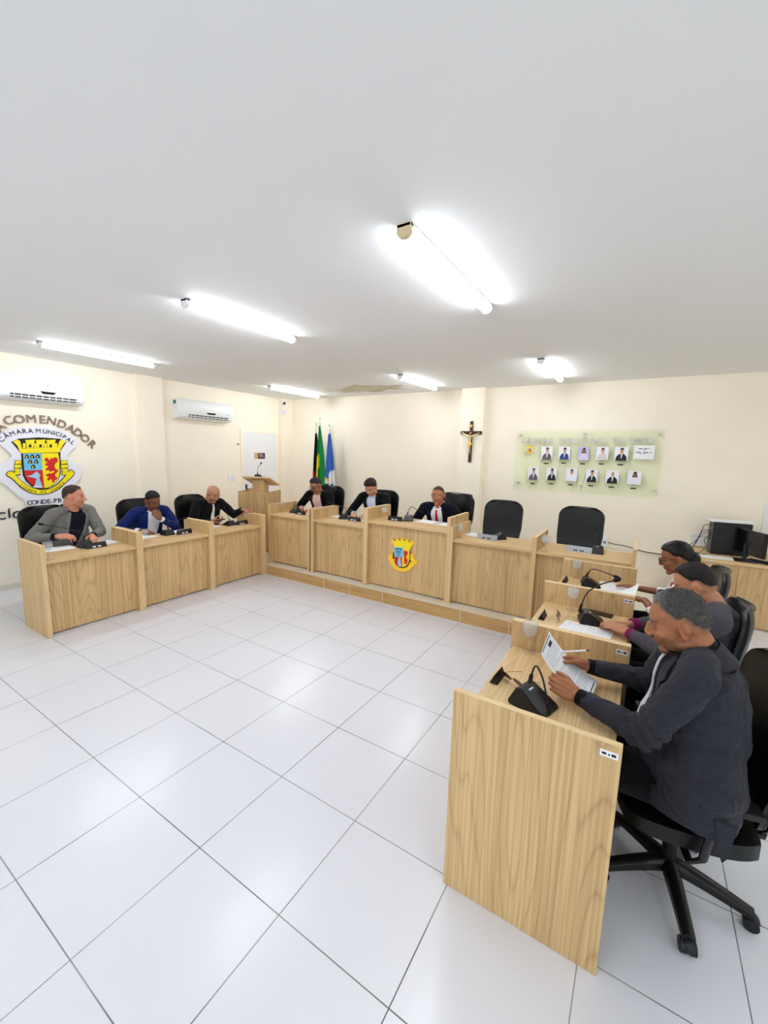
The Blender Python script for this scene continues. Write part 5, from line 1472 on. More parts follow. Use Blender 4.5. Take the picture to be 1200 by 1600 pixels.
def make_person(sp):
    """sp: dictionary of one person's pose, clothing and colouring; all points in room coordinates"""
    near = sp.get('near', False)
    vox = VOX_NEAR if near else VOX_FAR
    base = Vector(sp['base']); rz = sp['rz']
    root = thing('person', sp['label'], 'person', base, rz)
    Mi = (Matrix.Translation(base) @ Matrix.Rotation(rz, 4, 'Z')).inverted()
    loc = lambda p: Mi @ Vector(p)
    Rm = Mi.to_3x3()
    k = sp.get('k', 1.0); fat = sp.get('fat', 0.0)
    H = loc(sp['head'])
    hm = head_frame(H, sp.get('hyaw', 0), sp.get('hpitch', 0), sp.get('hroll', 0))
    PV = Vector((sp.get('px', 0), sp.get('py', .02), .585 + sp.get('pz', 0)))
    up_h = hm.to_3x3() @ Vector((0, 0, 1)); fw_h = hm.to_3x3() @ Vector((0, 1, 0))
    tw = sp.get('twist', 0.0)
    NB = H - up_h * (.10 * k) - Vector((0, 0, 1)) * sp.get('neck', .048) + Vector((math.sin(tw), -math.cos(tw), 0)) * sp.get('nback', .045)
    fwd = Vector((-math.sin(tw), math.cos(tw), 0))
    spine = NB - PV
    mid = PV.lerp(NB, .5) - fwd * .03
    sc_ = catmull([PV, mid, NB], 6)
    N = len(sc_)
    # torso stations
    def station(t, infl=0.0):
        q = t * (N - 1); i = min(int(q), N - 2); c = sc_[i].lerp(sc_[i + 1], q - i)
        tan = (sc_[min(i + 1, N - 1)] - sc_[max(i - 1, 0)]).normalized()
        a = tw * t
        xd0 = Vector((math.cos(a), math.sin(a), 0))
        yd = tan.cross(xd0) * -1
        yd = (xd0.cross(tan)) * -1
        if yd.dot(Vector((-math.sin(a), math.cos(a), 0))) < 0: yd = -yd
        yd.normalize()
        W_ = np.interp(t, [0, .25, .5, .75, .87, .95, 1.0], [.175, .158, .165, .180, .176, .128, .066]) * k
        D_ = np.interp(t, [0, .25, .5, .75, .87, .95, 1.0], [.12, .115, .122, .118, .10, .078, .062]) * k
        bel = fat * math.exp(-((t - .25) / .3) ** 2)
        return c + yd * bel * .35, W_ + bel * .6 + infl, D_ + bel * .8 + infl, xd0, yd
    def torso(mb, infl, t0=0.0, t1=1.0, n=15):
        loft(mb, [station(t0 + (t1 - t0) * i / n, infl) for i in range(n + 1)])
    c_s, _, _, xs, ys = station(.88)
    up_s = xs.cross(ys)
    if up_s.z < 0: up_s = -up_s
    shw = sp.get('shw', .197) * k
    SH = {}
    for s in (-1, 1):
        adv = sp.get('adv', {}).get(s, .02)
        SH[s] = c_s + xs * (s * shw) + ys * adv + up_s * (.022 + sp.get('shrug', {}).get(s, 0))
    arms = {}
    for s in (-1, 1):
        A = sp['arms'][s]
        W = loc(A['wrist']); pole = Rm @ Vector(A.get('pole', (0, 0, -1)))
        E_, W2 = ik(SH[s], W, pole, sp.get('ua', .295) * k, .262 * k)
        arms[s] = (SH[s], E_, W2, A)
    knees = {s: Vector((s * sp.get('kx', .12), .44 + PV.y, .565)) for s in (-1, 1)}
    ank = {s: Vector((s * (sp.get('kx', .12) + .01), .40 + PV.y + sp.get('fy', .03), .095)) for s in (-1, 1)}
    # ---------------- body
    mb = MB()
    torso(mb, -.022)
    for s in (-1, 1):
        S, E_, W, A = arms[s]
        limb(mb, [c_s + up_s * .012, S - up_s * .01], [.042, .04])
        limb(mb, [S, E_], [.042 * k, .038 * k]); limb(mb, [E_, E_.lerp(W, .4), W], [.035 * k, .031 * k, .0255 * k])
        limb(mb, [PV + Vector((s * .085, .02, -.02)), knees[s]], [.078 * k, .052 * k]); limb(mb, [knees[s], knees[s].lerp(ank[s], .35), ank[s]], [.052, .05, .034])
        limb(mb, [ank[s] + Vector((0, -.03, -.045)), ank[s] + Vector((0, .14, -.06))], [.036, .03])
        hd = Rm @ Vector(A.get('dir', (0, 1, 0))) if 'dir' in A else (W - E_)
        hn = Rm @ Vector(A.get('nrm', (0, 0, -1)))
        ss = Vector(hd).normalized().cross(Vector(hn))
        thumb_to = Rm @ Vector(A['tdir']) if 'tdir' in A else Vector((-s, 0, 0))
        side = 1 if ss.dot(thumb_to) > 0 else -1
        hand(mb, W + Vector(hd).normalized() * .004, hd, hn, side, A.get('curl', .35), k * sp.get('hk', 1.0), A.get('thumb', (.6, .2)), curls=A.get('curls'))
    hp = hm @ (Vector((0, -.025, -.055)) * k)
    nr = (.055 + fat * .25) * k
    limb(mb, [NB - up_s * .03, NB.lerp(hp, .5), hp], [nr * 1.12, nr, nr], n=20)
    head_shells(mb, hm, k, sp.get('face', 0.0))
    me = fuse(mb, 'body', vox, 3 if near else 2, .45)
    P = co_array(me)
    him = np.array(hm.inverted())
    Ph = (P @ him[:3, :3].T + him[:3, 3]) / k
    sel = (np.linalg.norm(Ph, axis=1) < .17) & (Ph[:, 2] > -.13)
    Q = Ph.copy(); Q[sel] = sculpt_head(Ph[sel])
    hmn = np.array(hm)
    P[sel] = (Q[sel] * k) @ hmn[:3, :3].T + hmn[:3, 3]
    set_co(me, P)
    skin_c = np.array(sp['skin'])
    col = np.tile(skin_c, (len(P), 1))
    rs = np.random.RandomState(3)
    col *= (1 + .03 * np.sin(P @ np.array([90, 70, 110.]))[:, None] * 1.0)
    ch = paint_head(Ph, col.copy(), sp); col[sel] = ch[sel]
    # knuckles and palms a touch warmer
    set_col(me, np.clip(col, 0, 1))
    obj_of(me, 'body', M['skin'], root)
    bvh_head = BVHTree.FromPolygons([v.co.copy() for v in me.vertices], [tuple(p.vertices) for p in me.polygons])
    # ---------------- hair
    if sp.get('hairt'):
        na, ne = (96, 60) if near else (56, 36)
        vs, keep, hc = {}, {}, {}
        C0 = Vector((0, -.012, .022))
        for i in range(ne + 1):
            el = PI * .97 * i / ne
            for j in range(na):
                az = 2 * PI * j / na - PI
                d = Vector((math.sin(el) * math.sin(az), math.sin(el) * math.cos(az), math.cos(el)))
                dw = hm.to_3x3() @ d
                o = hm @ (C0 * k)
                hit_, nn, idx, dist = bvh_head.ray_cast(o + dw * .2, -dw, .2)
                if hit_ is None or (hit_ - o).length > .14 * k: r = .09 * k
                else: r = (hit_ - o).length
                if abs(d.x) > .75 and abs(d.z) < .5: r = min(r, .082 * k)
                h = float(hairline(abs(az))) + mnoise.noise(d * 7) * .05 + mnoise.noise(d * 19) * .03 + sp.get('hlift', 0) + (sp.get('recede', 0) * math.exp(-((abs(az) - .5) / .35) ** 2))
                thick = max(.0036 if near else .0024, float(np.interp(d.z, [-.4, .1, .45, .8, 1], sp['hairt'])))
                thick += max(0, mnoise.noise(d * 6)) * .3 * thick
                mk = (d.z - h) / sp.get('edge', .12)
                mk = max(0.0, min(1.0, mk)); mk = mk * mk * (3 - 2 * mk)
                tx = sp.get('hrough', .0015)
                nz = mnoise.noise(d * sp.get('hfreq', 22)) * tx + mnoise.noise(d * sp.get('hfreq', 22) * 2.3) * tx * .6
                rr = r - .006 + (thick + .006 + nz) * mk
                vs[i, j] = o + dw * rr; keep[i, j] = d.z > h - .03; hc[i, j] = min(1.0, mk * 1.15)
        mbh = MB()
        idx = {}
        L = []
        for key, v in vs.items(): idx[key] = len(L); L.append(v)
        fs = []
        for i in range(ne):
            for j in range(na):
                q = [(i, j), (i + 1, j), (i + 1, (j + 1) % na), (i, (j + 1) % na)]
                if all(keep[a] for a in q): fs.append([idx[a] for a in q])
        mbh.add(L, fs)
        if sp.get('bun'):
            bc = hm @ (Vector(sp['bun']) * k); mbh.ball(bc, (.05, .05, .055), 20, 14)
        hme = bpy.data.meshes.new('hair')
        hme.from_pydata([tuple(v) for v in mbh.v], [], mbh.f)
        nL = len(L); hC = np.array(sp['hair']); sC = np.array(sp.get('sidehair', sp['hair'])); fC = np.array(sp.get('fronthair', sp['hair']))
        cc = np.tile(hC, (len(hme.vertices), 1))
        keys = list(vs.keys())
        for q in range(nL):
            i, j = keys[q]; az = abs(2 * PI * j / na - PI); m_ = hc[i, j]
            f_ = max(0.0, 1 - az / 1.2) * max(0.0, min(1.0, (i / ne) * 2.4))
            spk = mnoise.noise(Vector(mbh.v[q]) * 170)
            c_ = hC * (1 - f_) + fC * f_
            cc[q] = (sC * (1 - m_) + c_ * m_) * (1 + spk * sp.get('speck', .3))
        set_col(hme, np.clip(cc, 0, 1))
        bm = bmesh.new(); bm.from_mesh(hme)
        bmesh.ops.delete(bm, geom=[v for v in bm.verts if not v.link_faces], context='VERTS')
        bmesh.ops.recalc_face_normals(bm, faces=bm.faces)
        bm.to_mesh(hme); bm.free()
        obj_of(hme, 'hair', M['hair_sleek_v'] if sp['hairmat'] == 'sleek' else M['hair_v'], root)
    # ---------------- eyes when open
    if sp.get('eyes'):
        for s in (-1, 1):
            mb = MB()
            mb.ball(hm @ (Vector((s * .031, .0835, .008)) * k), (.0105 * k, .006 * k, .0048 * k), 14, 8, hm.to_3x3())
            eo = mb.build('eye', M['eye_white'], root, smooth=True)
            mb = MB(); mb.ball(hm @ (Vector((s * .031, .0885, .008)) * k), (.0048 * k, .0022 * k, .0045 * k), 12, 6, hm.to_3x3()); mb.build('iris', M['eye_dark'], eo, smooth=True)
    # ---------------- glasses
    if sp.get('glasses'):
        g = MB()
        R3 = hm.to_3x3()
        for s in (-1, 1):
            pts = [hm @ (Vector((s * .033 + .023 * math.copysign(abs(math.cos(a)) ** .7, math.cos(a)), .104 - abs(s * .033 + .023 * math.cos(a)) * .12, .004 + .016 * math.copysign(abs(math.sin(a)) ** .7, math.sin(a)))) * k) for a in [2 * PI * q / 20 for q in range(21)]]
            g.tube(pts, .003, 6, cap=False)
            g.tube([hm @ (Vector(p) * k) for p in ((s * .056, .098, .012), (s * .074, .075, .012), (s * .081, .02, .012), (s * .083, -.02, .008))], .002, 6)
        g.tube([hm @ (Vector(p) * k) for p in ((-.010, .104, .008), (0, .107, .010), (.010, .104, .008))], .0018, 6)
        go = g.build('glasses', M['black_gloss'], root, smooth=True)
    # ---------------- jacket or blouse
    def fold(me_, amt):
        if not amt: return
        P = co_array(me_); Nn = np.empty(len(me_.vertices) * 3, dtype=np.float32)
        me_.vertices.foreach_get('normal', Nn); Nn = Nn.reshape(-1, 3)
        h = np.zeros(len(P))
        for q, p in enumerate(P):
            v = Vector(p)
            h[q] = mnoise.noise(Vector((v.x * 9 + v.z * 7, v.y * 9 - v.z * 5, v.z * 13))) * .7 + abs(mnoise.noise(Vector((v.x * 21, v.y * 17 + v.z * 13, v.z * 26 - v.x * 8)))) * -.5
        # rings of folds inside the elbows
        for s in (-1, 1):
            E_ = np.array(arms[s][1]); dd = np.linalg.norm(P - E_, axis=1)
            ax = np.array((arms[s][2] - arms[s][0]).normalized())
            h += np.exp(-(dd / .085) ** 2) * np.sin((P - E_) @ ax * 150) * .55
        set_co(me_, P + Nn * (h * amt)[:, None])
    slv = sp.get('sleeve', 1.0)
    mb = MB()
    torso(mb, .016, -0.0, .92)
    for s in (-1, 1):
        S, E_, W, A = arms[s]
        limb(mb, [c_s + up_s * .035 + xs * (s * .05), c_s.lerp(S, .75) + up_s * .022, S], [.062 * k, .064 * k, .065 * k])
        limb(mb, [NB - up_s * .015 - ys * .012 + xs * (s * .04), NB.lerp(S, .5) - ys * .01 - up_s * .004, S], [.045 * k, .05 * k, .055 * k])
        limb(mb, [S, S.lerp(E_, .45), E_], [.066 * k, .064 * k, .056 * k])
        Wc = E_.lerp(W, (1.0 - .03 / .262) if slv == 1.0 else slv)
        limb(mb, [E_, E_.lerp(Wc, .5)], [.054 * k, .047 * k])
        c = catmull([E_, E_.lerp(Wc, .5), Wc], 5)
        mb.tube(c, [.054 * k - (.054 - .0375) * k * i / (len(c) - 1) for i in range(len(c))], 16)
    # skirts of the jacket over the hips
    loft(mb, [(PV + Vector((0, -.01, -.075)), .205 * k + fat * .4, .15 * k + fat * .4, Vector((1, 0, 0)), Vector((0, 1, 0))), (PV + Vector((0, 0, .02)), .198 * k + fat * .5, .142 * k + fat * .5, Vector((1, 0, 0)), Vector((0, 1, 0)))])
    if sp.get('skirt'):
        X_, Y_ = Vector((1, 0, 0)), Vector((0, 1, 0))
        loft(mb, [(PV + Vector((0, -.03, zz)), rx, ry, X_, Y_) for zz, rx, ry in ((-.012, sp['skirt'] + .026, .14), (.02, sp['skirt'] + .03, .15), (.06, sp['skirt'] + .032, .155), (.125, sp['skirt'] + .034, .155), (.16, sp['skirt'] - .01, .15), (.22, .235, .145), (.27, .19, .13))])
    jm = fuse(mb, 'jacket', vox * 1.35, 4, .5)
    fold(jm, .018 if near else .009)
    if sp.get('topcols'):
        P = co_array(jm); n = len(P); cl = np.zeros((n, 3)); pal = [np.array(c) for c in sp['topcols']]
        for q in range(n):
            v = Vector(P[q]); a = mnoise.noise(v * 17); b_ = mnoise.noise(v * 23 + Vector((5, 2, 9))); c_ = mnoise.noise(v * 40 + Vector((1, 7, 3)))
            cl[q] = pal[1] if a > .28 else (pal[2] if b_ > .3 else (pal[3] if c_ > .38 else pal[0]))
        set_col(jm, cl)
    jo = obj_of(jm, sp.get('topname', 'jacket'), M[sp['jacket']], root)
    tb = MB(); torso(tb, .019, 0, 1.0, 24)
    bvh = BVHTree.FromPolygons([Vector(v) for v in tb.v], tb.f)
    jb = BVHTree.FromPolygons([v.co.copy() for v in jm.vertices], [tuple(p.vertices) for p in jm.polygons])
    yv = (ys - Vector((0, 0, 0))).normalized()
    def surf(u, v, off, sharp=True):
        """point on the chest: u across, v down from the neck pit"""
        _, _, _, xd, yd = station(max(0, .97 - v / .5))
        o = station(max(0.0, .985 - v / max(.35, spine.length)))[0]
        st_ = o + xd * u + yd * .35
        h_, nn, i_, ds = bvh.ray_cast(st_, -yd, .5)
        if h_ is None: h_ = o + xd * u + yd * .05
        h2, n2, i2, d2 = jb.ray_cast(st_, -yd, .5)
        if h2 is not None and (h2 - h_).dot(yd) > 0 and (h2 - h_).length < .03: h_ = h2
        return h_ + yd * off
    def patch(name, rows, m, off, th=.004, nu=7, nv=16, par=root):
        """rows: (v, uleft, uright)"""
        vs = []
        vv = [r[0] for r in rows]
        for layer in (off, off - th):
            for i in range(nv + 1):
                v = vv[0] + (vv[-1] - vv[0]) * i / nv
                l, r_ = np.interp(v, vv, [r[1] for r in rows]), np.interp(v, vv, [r[2] for r in rows])
                for j in range(nu + 1):
                    vs.append(surf(float(l + (r_ - l) * j / nu), v, layer))
        n = (nu + 1) * (nv + 1); fs = []
        for s_ in (0, 1):
            for i in range(nv):
                for j in range(nu):
                    a = s_ * n + i * (nu + 1) + j; q = (a, a + 1, a + nu + 2, a + nu + 1); fs.append(q if s_ else q[::-1])
        rim = list(range(nu + 1)) + [i * (nu + 1) + nu for i in range(1, nv + 1)] + [nv * (nu + 1) + j for j in range(nu - 1, -1, -1)] + [i * (nu + 1) for i in range(nv - 1, 0, -1)]
        for q in range(len(rim)): a, b_ = rim[q], rim[(q + 1) % len(rim)]; fs.append((a, b_, b_ + n, a + n))
        mb_ = MB(); mb_.add(vs, fs)
        return mb_.build(name, m, par, smooth=1.0)
    if sp.get('shirt'):
        ow = sp.get('open', .06) * 1.15
        vl = sp.get('vlen', .34)
        patch('shirt', [(-.045, -.045, .045), (-.01, -.07, .07), (.03, -ow * .98, ow * .98), (vl * .5, -ow * .95, ow * .95), (vl, -.012, .012)], M[sp['shirt']], .006, .01)
        # lapels
        for s in (-1, 1):
            lo = [(-.02, .058, .082), (.04, ow - .006, ow + .036), (.095, ow * .96, ow + .052), (.104, ow * .95, ow + .026), (vl * .6, ow * .82, ow * .82 + .03), (vl, .006, .02)]
            patch('lapel', [(v, min(s * a, s * b_), max(s * a, s * b_)) for v, a, b_ in lo], M[sp['jacket']], .0125, .006)
        # shirt collar round the neck and jacket collar behind it
        nd = (hp - NB).normalized()
        for nm, r1, hgt, mm, w0, lift in (('shirt_collar', nr * 1.12 + .007, .046, M[sp['shirt']], .28, .022), ('jacket_collar', nr * 1.12 + .020, .052, M[sp['jacket']], .95, .004)):
            vs, fs = [], []
            n = 26
            xx = xs; yy = ys
            for i in range(n + 1):
                a = w0 + (2 * PI - 2 * w0) * i / n          # gap faces forward
                dr = yy * math.cos(a) + xx * math.sin(a)
                fr = (1 + math.cos(a)) / 2
                cc = NB - up_s * .012 + nd * lift + yy * .004
                for (rr, hh) in ((r1, -.012), (r1 + .002, hgt * (1.25 - .75 * fr)), (r1 + .006, hgt * (1.25 - .75 * fr)), (r1 + .018, -.016)):
                    vs.append(cc + dr * (rr + .008 * fr) + nd * hh - nd * .03 * fr)
            for i in range(n):
                for j in range(4): fs.append((i * 4 + j, i * 4 + (j + 1) % 4, (i + 1) * 4 + (j + 1) % 4, (i + 1) * 4 + j))
            fs += [(0, 1, 2, 3), tuple(n * 4 + j for j in (3, 2, 1, 0))]
            mb = MB(); mb.add(vs, fs); mb.build(nm, mm, root, smooth=.8)
    if sp.get('tie'):
        patch('necktie', [(.006, -.016, .016), (.03, -.012, .012), (.045, -.014, .014), (sp.get('vlen', .34) * .7, -.026, .026), (sp.get('vlen', .34) * .98, -.032, .032)] if not sp.get('tielong') else
              [(.006, -.016, .016), (.03, -.012, .012), (.05, -.014, .014), (.25, -.030, .030), (.40, -.036, .036)], M[sp['tie']], .0165, .006)
    if sp.get('pin'):
        c = surf(sp['pin'] * .085, .1, .016)
        mb = MB(); mb.ball(c, (.006, .006, .006), 10, 6); mb.build('lapel_pin', M['chrome'], root, smooth=True)
    # cuffs
    for s in (-1, 1):
        S, E_, W, A = arms[s]
        if sp.get('cuff'):
            d = (W - E_).normalized()
            mb = MB(); mb.tube([W - d * .05, W - d * .006], [.036 * k, .033 * k] if near else [.037 * k, .035 * k], 18)
            mb.build('shirt_cuff', M[sp['cuff']], root, smooth=.8)
    if sp.get('skirt'):   # loose jacket corner hanging behind the armrest, and the pocket flap
        mb = MB(); mb.prism([(-.15, .66), (-.09, .66), (-.105, .56), (-.125, .51), (-.14, .54)], lambda a, b, c: (c, a, b), -.333, -.322)
        mb.build('jacket_corner', M[sp['jacket']], root, bevel=.003)
        h0 = jb.ray_cast(Vector((-.6, .02, .70)), Vector((1, 0, 0)), .6)[0]
        if h0:
            mb = MB(); vs = []
            for layer in (.008, -.004):
                for (yy, zz) in ((-.05, .73), (.1, .745), (.1, .695), (-.05, .68)):
                    h_ = jb.ray_cast(Vector((-.6, yy, zz)), Vector((1, 0, 0)), .6)[0] or Vector((h0.x, yy, zz))
                    vs.append(h_ - Vector((layer, 0, 0)))
            mb.add(vs, [(0, 1, 2, 3), (7, 6, 5, 4), (0, 4, 5, 1), (1, 5, 6, 2), (2, 6, 7, 3), (3, 7, 4, 0)]); mb.build('pocket_flap', M[sp['jacket']], root, bevel=.002)
    # trousers and shoes
    mb = MB()
    loft(mb, [(PV + Vector((0, -.02, -.09)), .18 * k + fat * .4, .13 * k + fat * .4, Vector((1, 0, 0)), Vector((0, 1, 0))), (PV + Vector((0, 0, .05)), .175 * k + fat * .5, .13 * k + fat * .5, Vector((1, 0, 0)), Vector((0, 1, 0)))])
    for s in (-1, 1):
        limb(mb, [PV + Vector((s * .085, .02, -.012)), knees[s]], [.098 * k, .07 * k]); limb(mb, [knees[s], ank[s].lerp(knees[s], .4), ank[s] + Vector((0, 0, -.01))], [.07, .066, .058])
    tm = fuse(mb, 'trousers', .009, 3); obj_of(tm, 'trousers', M[sp.get('trousers', 'cloth_black')], root)
    for s in (-1, 1):
        mb = MB()
        a = ank[s]
        loft(mb, [(Vector((a.x, a.y - .085 + .27 * q, max(.0, .012 + .5 * hgt - .012))), w, hgt * .5, Vector((1, 0, 0)), Vector((0, 0, 1))) for q, w, hgt in ((0, .02, .05), (.08, .032, .075), (.3, .037, .085), (.5, .038, .075), (.7, .045, .06), (.9, .04, .046), (1, .02, .03))], 16)
        mb.build('shoe', M['leather'], root, smooth=1.2)
    return root

M['skin'] = vcol_mat('skin', .5, .35, sss=0.0, bump=.12, bscale=260)
def cloth(name, col, rough=.85, noise=.22, ns=240, bump=.35, bs=700): M[name] = mat(name, srgb(*col), rough, spec=.15, noise=noise, nscale=ns, bump=bump, bscale=bs, sheen=.06)
cloth('cloth_black', (11, 11, 14)); cloth('cloth_grey', (126, 124, 120), noise=.35, ns=90); cloth('cloth_charcoal', (50, 50, 58), noise=.3)
cloth('cloth_slate', (76, 74, 82), noise=.3); cloth('cloth_blue', (18, 36, 96)); cloth('cloth_navy', (13, 16, 32)); cloth('cloth_darknavy', (16, 15, 32))
cloth('shirt_white', (232, 232, 238), noise=.04, bump=.1); cloth('shirt_pink', (228, 186, 180), noise=.06); cloth('shirt_pale', (206, 214, 236), noise=.06)
cloth('shirt_black', (10, 10, 12)); cloth('shirt_magenta', (128, 22, 84), noise=.4, ns=60); cloth('tie_red', (206, 24, 44), noise=.1, bump=.1); cloth('tie_silver', (206, 208, 216), noise=.1)
cloth('tie_cream', (222, 216, 204), noise=.06)
M['blouse'] = vcol_mat('floral_blouse', .8, .2)
M['hair_v'] = vcol_mat('hair', .65, .3, bump=.7, bscale=240); M['hair_sleek_v'] = vcol_mat('sleek_hair', .42, .25, bump=.2, bscale=200)
def hairm(n, c, r=.55): M['hair_' + n] = mat('hair_' + n, srgb(*c), r, spec=.35, noise=.55, nscale=160, bump=.6, bscale=260)
hairm('black', (24, 20, 20)); hairm('grey', (112, 110, 110), .75); hairm('brown', (54, 36, 28)); hairm('sleek', (20, 17, 18), .3)
M['eye_white'] = mat('eye_white', srgb(225, 220, 215), .2); M['eye_dark'] = mat('eye_dark', srgb(20, 12, 10), .1)
def sk(r, g, b): return srgb(r, g, b)[:3]

PEOPLE = []
# --- right row
r1 = make_person(dict(label='person in a charcoal suit and silver tie holding papers, nearest the camera', base=(3.38, .985, 0), rz=PI / 2, near=True, k=1.06, fat=.045,
    head=(3.325, .985, 1.205), hpitch=.35, hyaw=.05, skin=sk(160, 104, 72), hair=sk(66, 62, 62), fronthair=sk(158, 158, 160), sidehair=sk(104, 86, 74), speck=.7, brow=sk(50, 40, 36), down=True, crop=.85, fade=1, beard=.32, face=.006, py=-.03, kx=.13,
    hairt=[.0, .0015, .009, .015, .016], hlift=.0, recede=.06, edge=.3, hairmat='grey', hrough=.009, hfreq=15, jacket='cloth_charcoal', shirt='shirt_black', tie='tie_silver', tielong=True, open=.07, vlen=.40, cuff='shirt_black', adv={1: .03, -1: .03}, neck=.0, ua=.275, skirt=.30, shw=.195, nback=.05,
    arms={1: dict(wrist=(3.005, 1.16, .845), dir=(-1, -.30, .18), nrm=(-.1, -.8, -.5), pole=(.1, .3, -1), curls=(.7, .8, .9, 1.0), tdir=(0, -.3, 1), thumb=(.45, .3)),
          -1: dict(wrist=(3.0, .885, .825), dir=(-1, .10, .22), nrm=(0, .75, -.4), pole=(.2, -.35, -1), curls=(1.0, 1.05, 1.1, 1.15), tdir=(0, .3, 1), thumb=(.5, .35))}))
r2 = make_person(dict(label='person with faded black hair in a slate suit and magenta shirt, hands clasped', base=(3.46, 1.90, 0), rz=PI / 2, near=False, k=1.03, fat=.02,
    head=(3.455, 1.87, 1.155), hpitch=.45, hyaw=-.1, skin=sk(178, 122, 94), hair=sk(26, 20, 20), sidehair=sk(92, 66, 54), down=True, crop=.6, fade=1, py=-.02,
    hairt=[.0, .001, .008, .014, .014], hlift=.06, edge=.2, hairmat='black', hrough=.002, jacket='cloth_slate', shirt='shirt_magenta', open=.07, vlen=.34, cuff='shirt_magenta', nback=.07, neck=.015,
    arms={1: dict(wrist=(3.17, 2.02, .80), dir=(-1, -.3, 0), nrm=(0, -.4, -1), pole=(0, .7, -.6), curl=.35, tdir=(0, -1, .3)),
          -1: dict(wrist=(3.17, 1.86, .80), dir=(-1, .45, .1), nrm=(0, .3, -1), pole=(0, -.7, -.6), curl=.25, tdir=(0, 1, .3))}))
r3 = make_person(dict(label='woman in black glasses and floral blouse leafing through papers', base=(3.46, 2.72, 0), rz=PI / 2, k=.98,
    head=(3.405, 2.58, 1.16), hpitch=.32, hyaw=0, skin=sk(140, 88, 64), hair=sk(12, 9, 10), down=True, crop=.97, lips=sk(120, 50, 50), glasses=True, py=-.02,
    hairt=[.010, .012, .014, .016, .016], edge=.05, hlift=-.02, hairmat='sleek', hrough=.0006, bun=(0, -.095, -.02), jacket='blouse', topname='blouse', sleeve=.55, shw=.165, nback=.06,
    topcols=[sk(236, 234, 236), sk(40, 42, 50), sk(150, 40, 60), sk(120, 130, 160)], trousers='cloth_black',
    arms={1: dict(wrist=(3.22, 2.98, .79), dir=(-1, .15, .02), nrm=(0, 0, -1), pole=(0, .7, -.7), curl=.12, tdir=(0, -1, 0)),
          -1: dict(wrist=(3.25, 2.66, .79), dir=(-1, .25, 0), nrm=(0, 0, -1), pole=(0, -.7, -.7), curl=.2, tdir=(0, 1, 0))}))
# --- back row on the platform
b1 = make_person(dict(label='person in glasses, black jacket and pink shirt, seated in front of the flags', base=(-1.22, 4.22, PLAT), rz=PI + .15, k=1.05,
    head=(-1.345, 4.1, 1.30), hpitch=.5, hyaw=-.25, skin=sk(168, 112, 86), hair=sk(44, 40, 42), down=True, glasses=True, hairt=[.002, .004, .012, .018, .018], hairmat='black', moustache=True, hrough=.003,
    jacket='cloth_black', shirt='shirt_pink', open=.075, vlen=.4, cuff='shirt_pink', pin=-1,
    arms={1: dict(wrist=(-1.42, 3.86, .955), dir=(.35, -1, -.1), nrm=(0, 0, -1), pole=(-.7, 0, -.6), curl=.45, tdir=(1, 0, 0)),
          -1: dict(wrist=(-1.2, 3.87, .955), dir=(-.5, -1, -.1), nrm=(0, 0, -1), pole=(.7, 0, -.6), curl=.4, tdir=(-1, 0, 0))}))
b2 = make_person(dict(label='person with thick dark hair, black jacket and open white shirt, head bowed', base=(-.22, 4.26, PLAT), rz=PI + .1, k=1.05,
    head=(-.315, 4.17, 1.335), hpitch=.62, hyaw=-.1, skin=sk(206, 150, 118), hair=sk(40, 22, 22), down=True, hairt=[.003, .008, .018, .024, .024], hairmat='brown', hrough=.002, hlift=-.12,
    jacket='cloth_black', shirt='shirt_pale', open=.07, vlen=.42, cuff='shirt_pale', pin=1,
    arms={1: dict(wrist=(-.42, 3.90, .955), dir=(.5, -1, -.1), nrm=(0, 0, -1), pole=(-.7, 0, -.6), curl=.5, tdir=(1, 0, 0)),
          -1: dict(wrist=(-.20, 3.90, .955), dir=(-.4, -1, -.1), nrm=(0, 0, -1), pole=(.7, 0, -.6), curl=.5, tdir=(-1, 0, 0))}))
b3 = make_person(dict(label='person in a navy suit with white shirt and red tie at the tall central desk', base=(.87, 4.26, PLAT), rz=PI + .08, k=1.06, fat=.02,
    head=(.82, 4.11, 1.305), hpitch=.12, hyaw=.12, skin=sk(178, 116, 84), hair=sk(62, 46, 40), crop=.85, fade=1, hairt=[.0, .001, .002, .004, .004], hlift=.02, edge=.1, hairmat='brown', eyes=True,
    jacket='cloth_navy', shirt='shirt_white', tie='tie_red', open=.075, vlen=.42, tielong=True, cuff='shirt_white', pin=-1, pz=-.01,
    arms={1: dict(wrist=(.72, 4.0, .84), dir=(.6, -.6, 0), nrm=(0, 0, -1), pole=(-.7, 0, -.6), curl=.3, tdir=(1, 0, 0)),
          -1: dict(wrist=(.98, 4.0, .86), dir=(-.6, -.6, 0), nrm=(0, 0, -1), pole=(.7, 0, -.6), curl=.3, tdir=(-1, 0, 0))}))
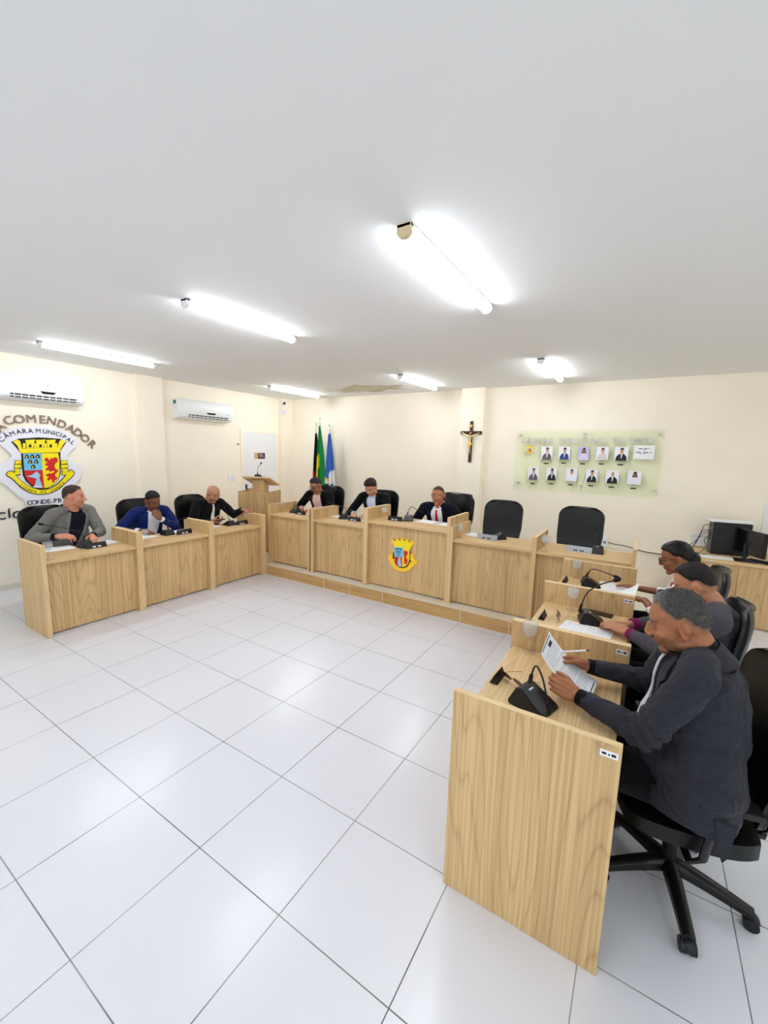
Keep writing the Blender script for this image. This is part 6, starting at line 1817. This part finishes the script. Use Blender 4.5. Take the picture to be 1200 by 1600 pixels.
# --- left row
l1 = make_person(dict(label='person in a grey blazer over a navy shirt, face turned aside, below the crest', base=(-2.48, 1.02, 0), rz=-PI / 2, k=1.09, fat=.06,
    head=(-2.45, 1.15, 1.25), hpitch=.1, hyaw=.95, skin=sk(206, 140, 112), hair=sk(60, 46, 40), sidehair=sk(150, 118, 98), crop=.6, fade=1, face=.008, hairt=[.0, .001, .010, .014, .014], hlift=.05, edge=.2, hairmat='brown', twist=.35,
    jacket='cloth_grey', shirt='cloth_darknavy', open=.085, vlen=.42, cuff='cloth_darknavy', pin=-1, beard=.1,
    arms={1: dict(wrist=(-2.19, .86, .86), dir=(.6, .8, 0), nrm=(-.3, .3, -1), pole=(-.2, -.7, -.7), curl=.6, tdir=(-.5, .6, .4)),
          -1: dict(wrist=(-2.12, 1.17, .83), dir=(.9, -.2, -.05), nrm=(0, -.5, -1), pole=(-.2, .7, -.7), curl=.6, tdir=(0, -1, .4))}))
l2 = make_person(dict(label='person in a royal blue suit and white shirt, smiling with a hand on the chin', base=(-2.45, 1.95, 0), rz=-PI / 2, k=1.06,
    head=(-2.34, 2.0, 1.145), hpitch=.5, hyaw=.1, hroll=.12, skin=sk(128, 80, 58), hair=sk(24, 18, 18), crop=.9, down=True, hairt=[.001, .003, .009, .012, .012], hairmat='black', lips=sk(150, 80, 76), hrough=.001, nback=.06,
    jacket='cloth_blue', shirt='shirt_white', open=.075, vlen=.42, cuff='shirt_white',
    arms={-1: dict(wrist=(-2.16, 1.985, .925), dir=(-.35, -.45, .8), nrm=(-.85, .2, -.1), pole=(.5, .8, -1), curl=1.1, tdir=(0, -.2, 1)),
          1: dict(wrist=(-2.16, 1.72, .80), dir=(.9, .5, 0), nrm=(0, 0, -1), pole=(-.2, -.8, -.5), curl=.3, tdir=(0, 1, 0))}))
l3 = make_person(dict(label='bald person in a black suit and pale tie, one arm stretched along the desk end', base=(-2.45, 2.80, 0), rz=-PI / 2, k=1.08, fat=.04,
    head=(-2.36, 2.93, 1.17), hpitch=.55, hyaw=.05, skin=sk(186, 132, 104), hair=sk(130, 108, 96), sidehair=sk(186, 148, 122), crop=.2, fade=1, down=True, face=.005, nback=.06, brow=sk(90, 70, 60),
    jacket='cloth_black', shirt='shirt_black', tie='tie_cream', tielong=True, open=.07, vlen=.42, cuff='shirt_black', pin=-1, beard=.15,
    arms={-1: dict(wrist=(-1.93, 3.12, .955), dir=(.5, 1, -.25), nrm=(0, 0, -1), pole=(-.2, .2, -.8), curl=.35, tdir=(1, 0, 0)),
          1: dict(wrist=(-2.12, 2.72, .80), dir=(.7, .75, .05), nrm=(-.4, .6, .5), pole=(-.2, -.7, -.6), curl=.7, tdir=(-.5, .4, .7))}))
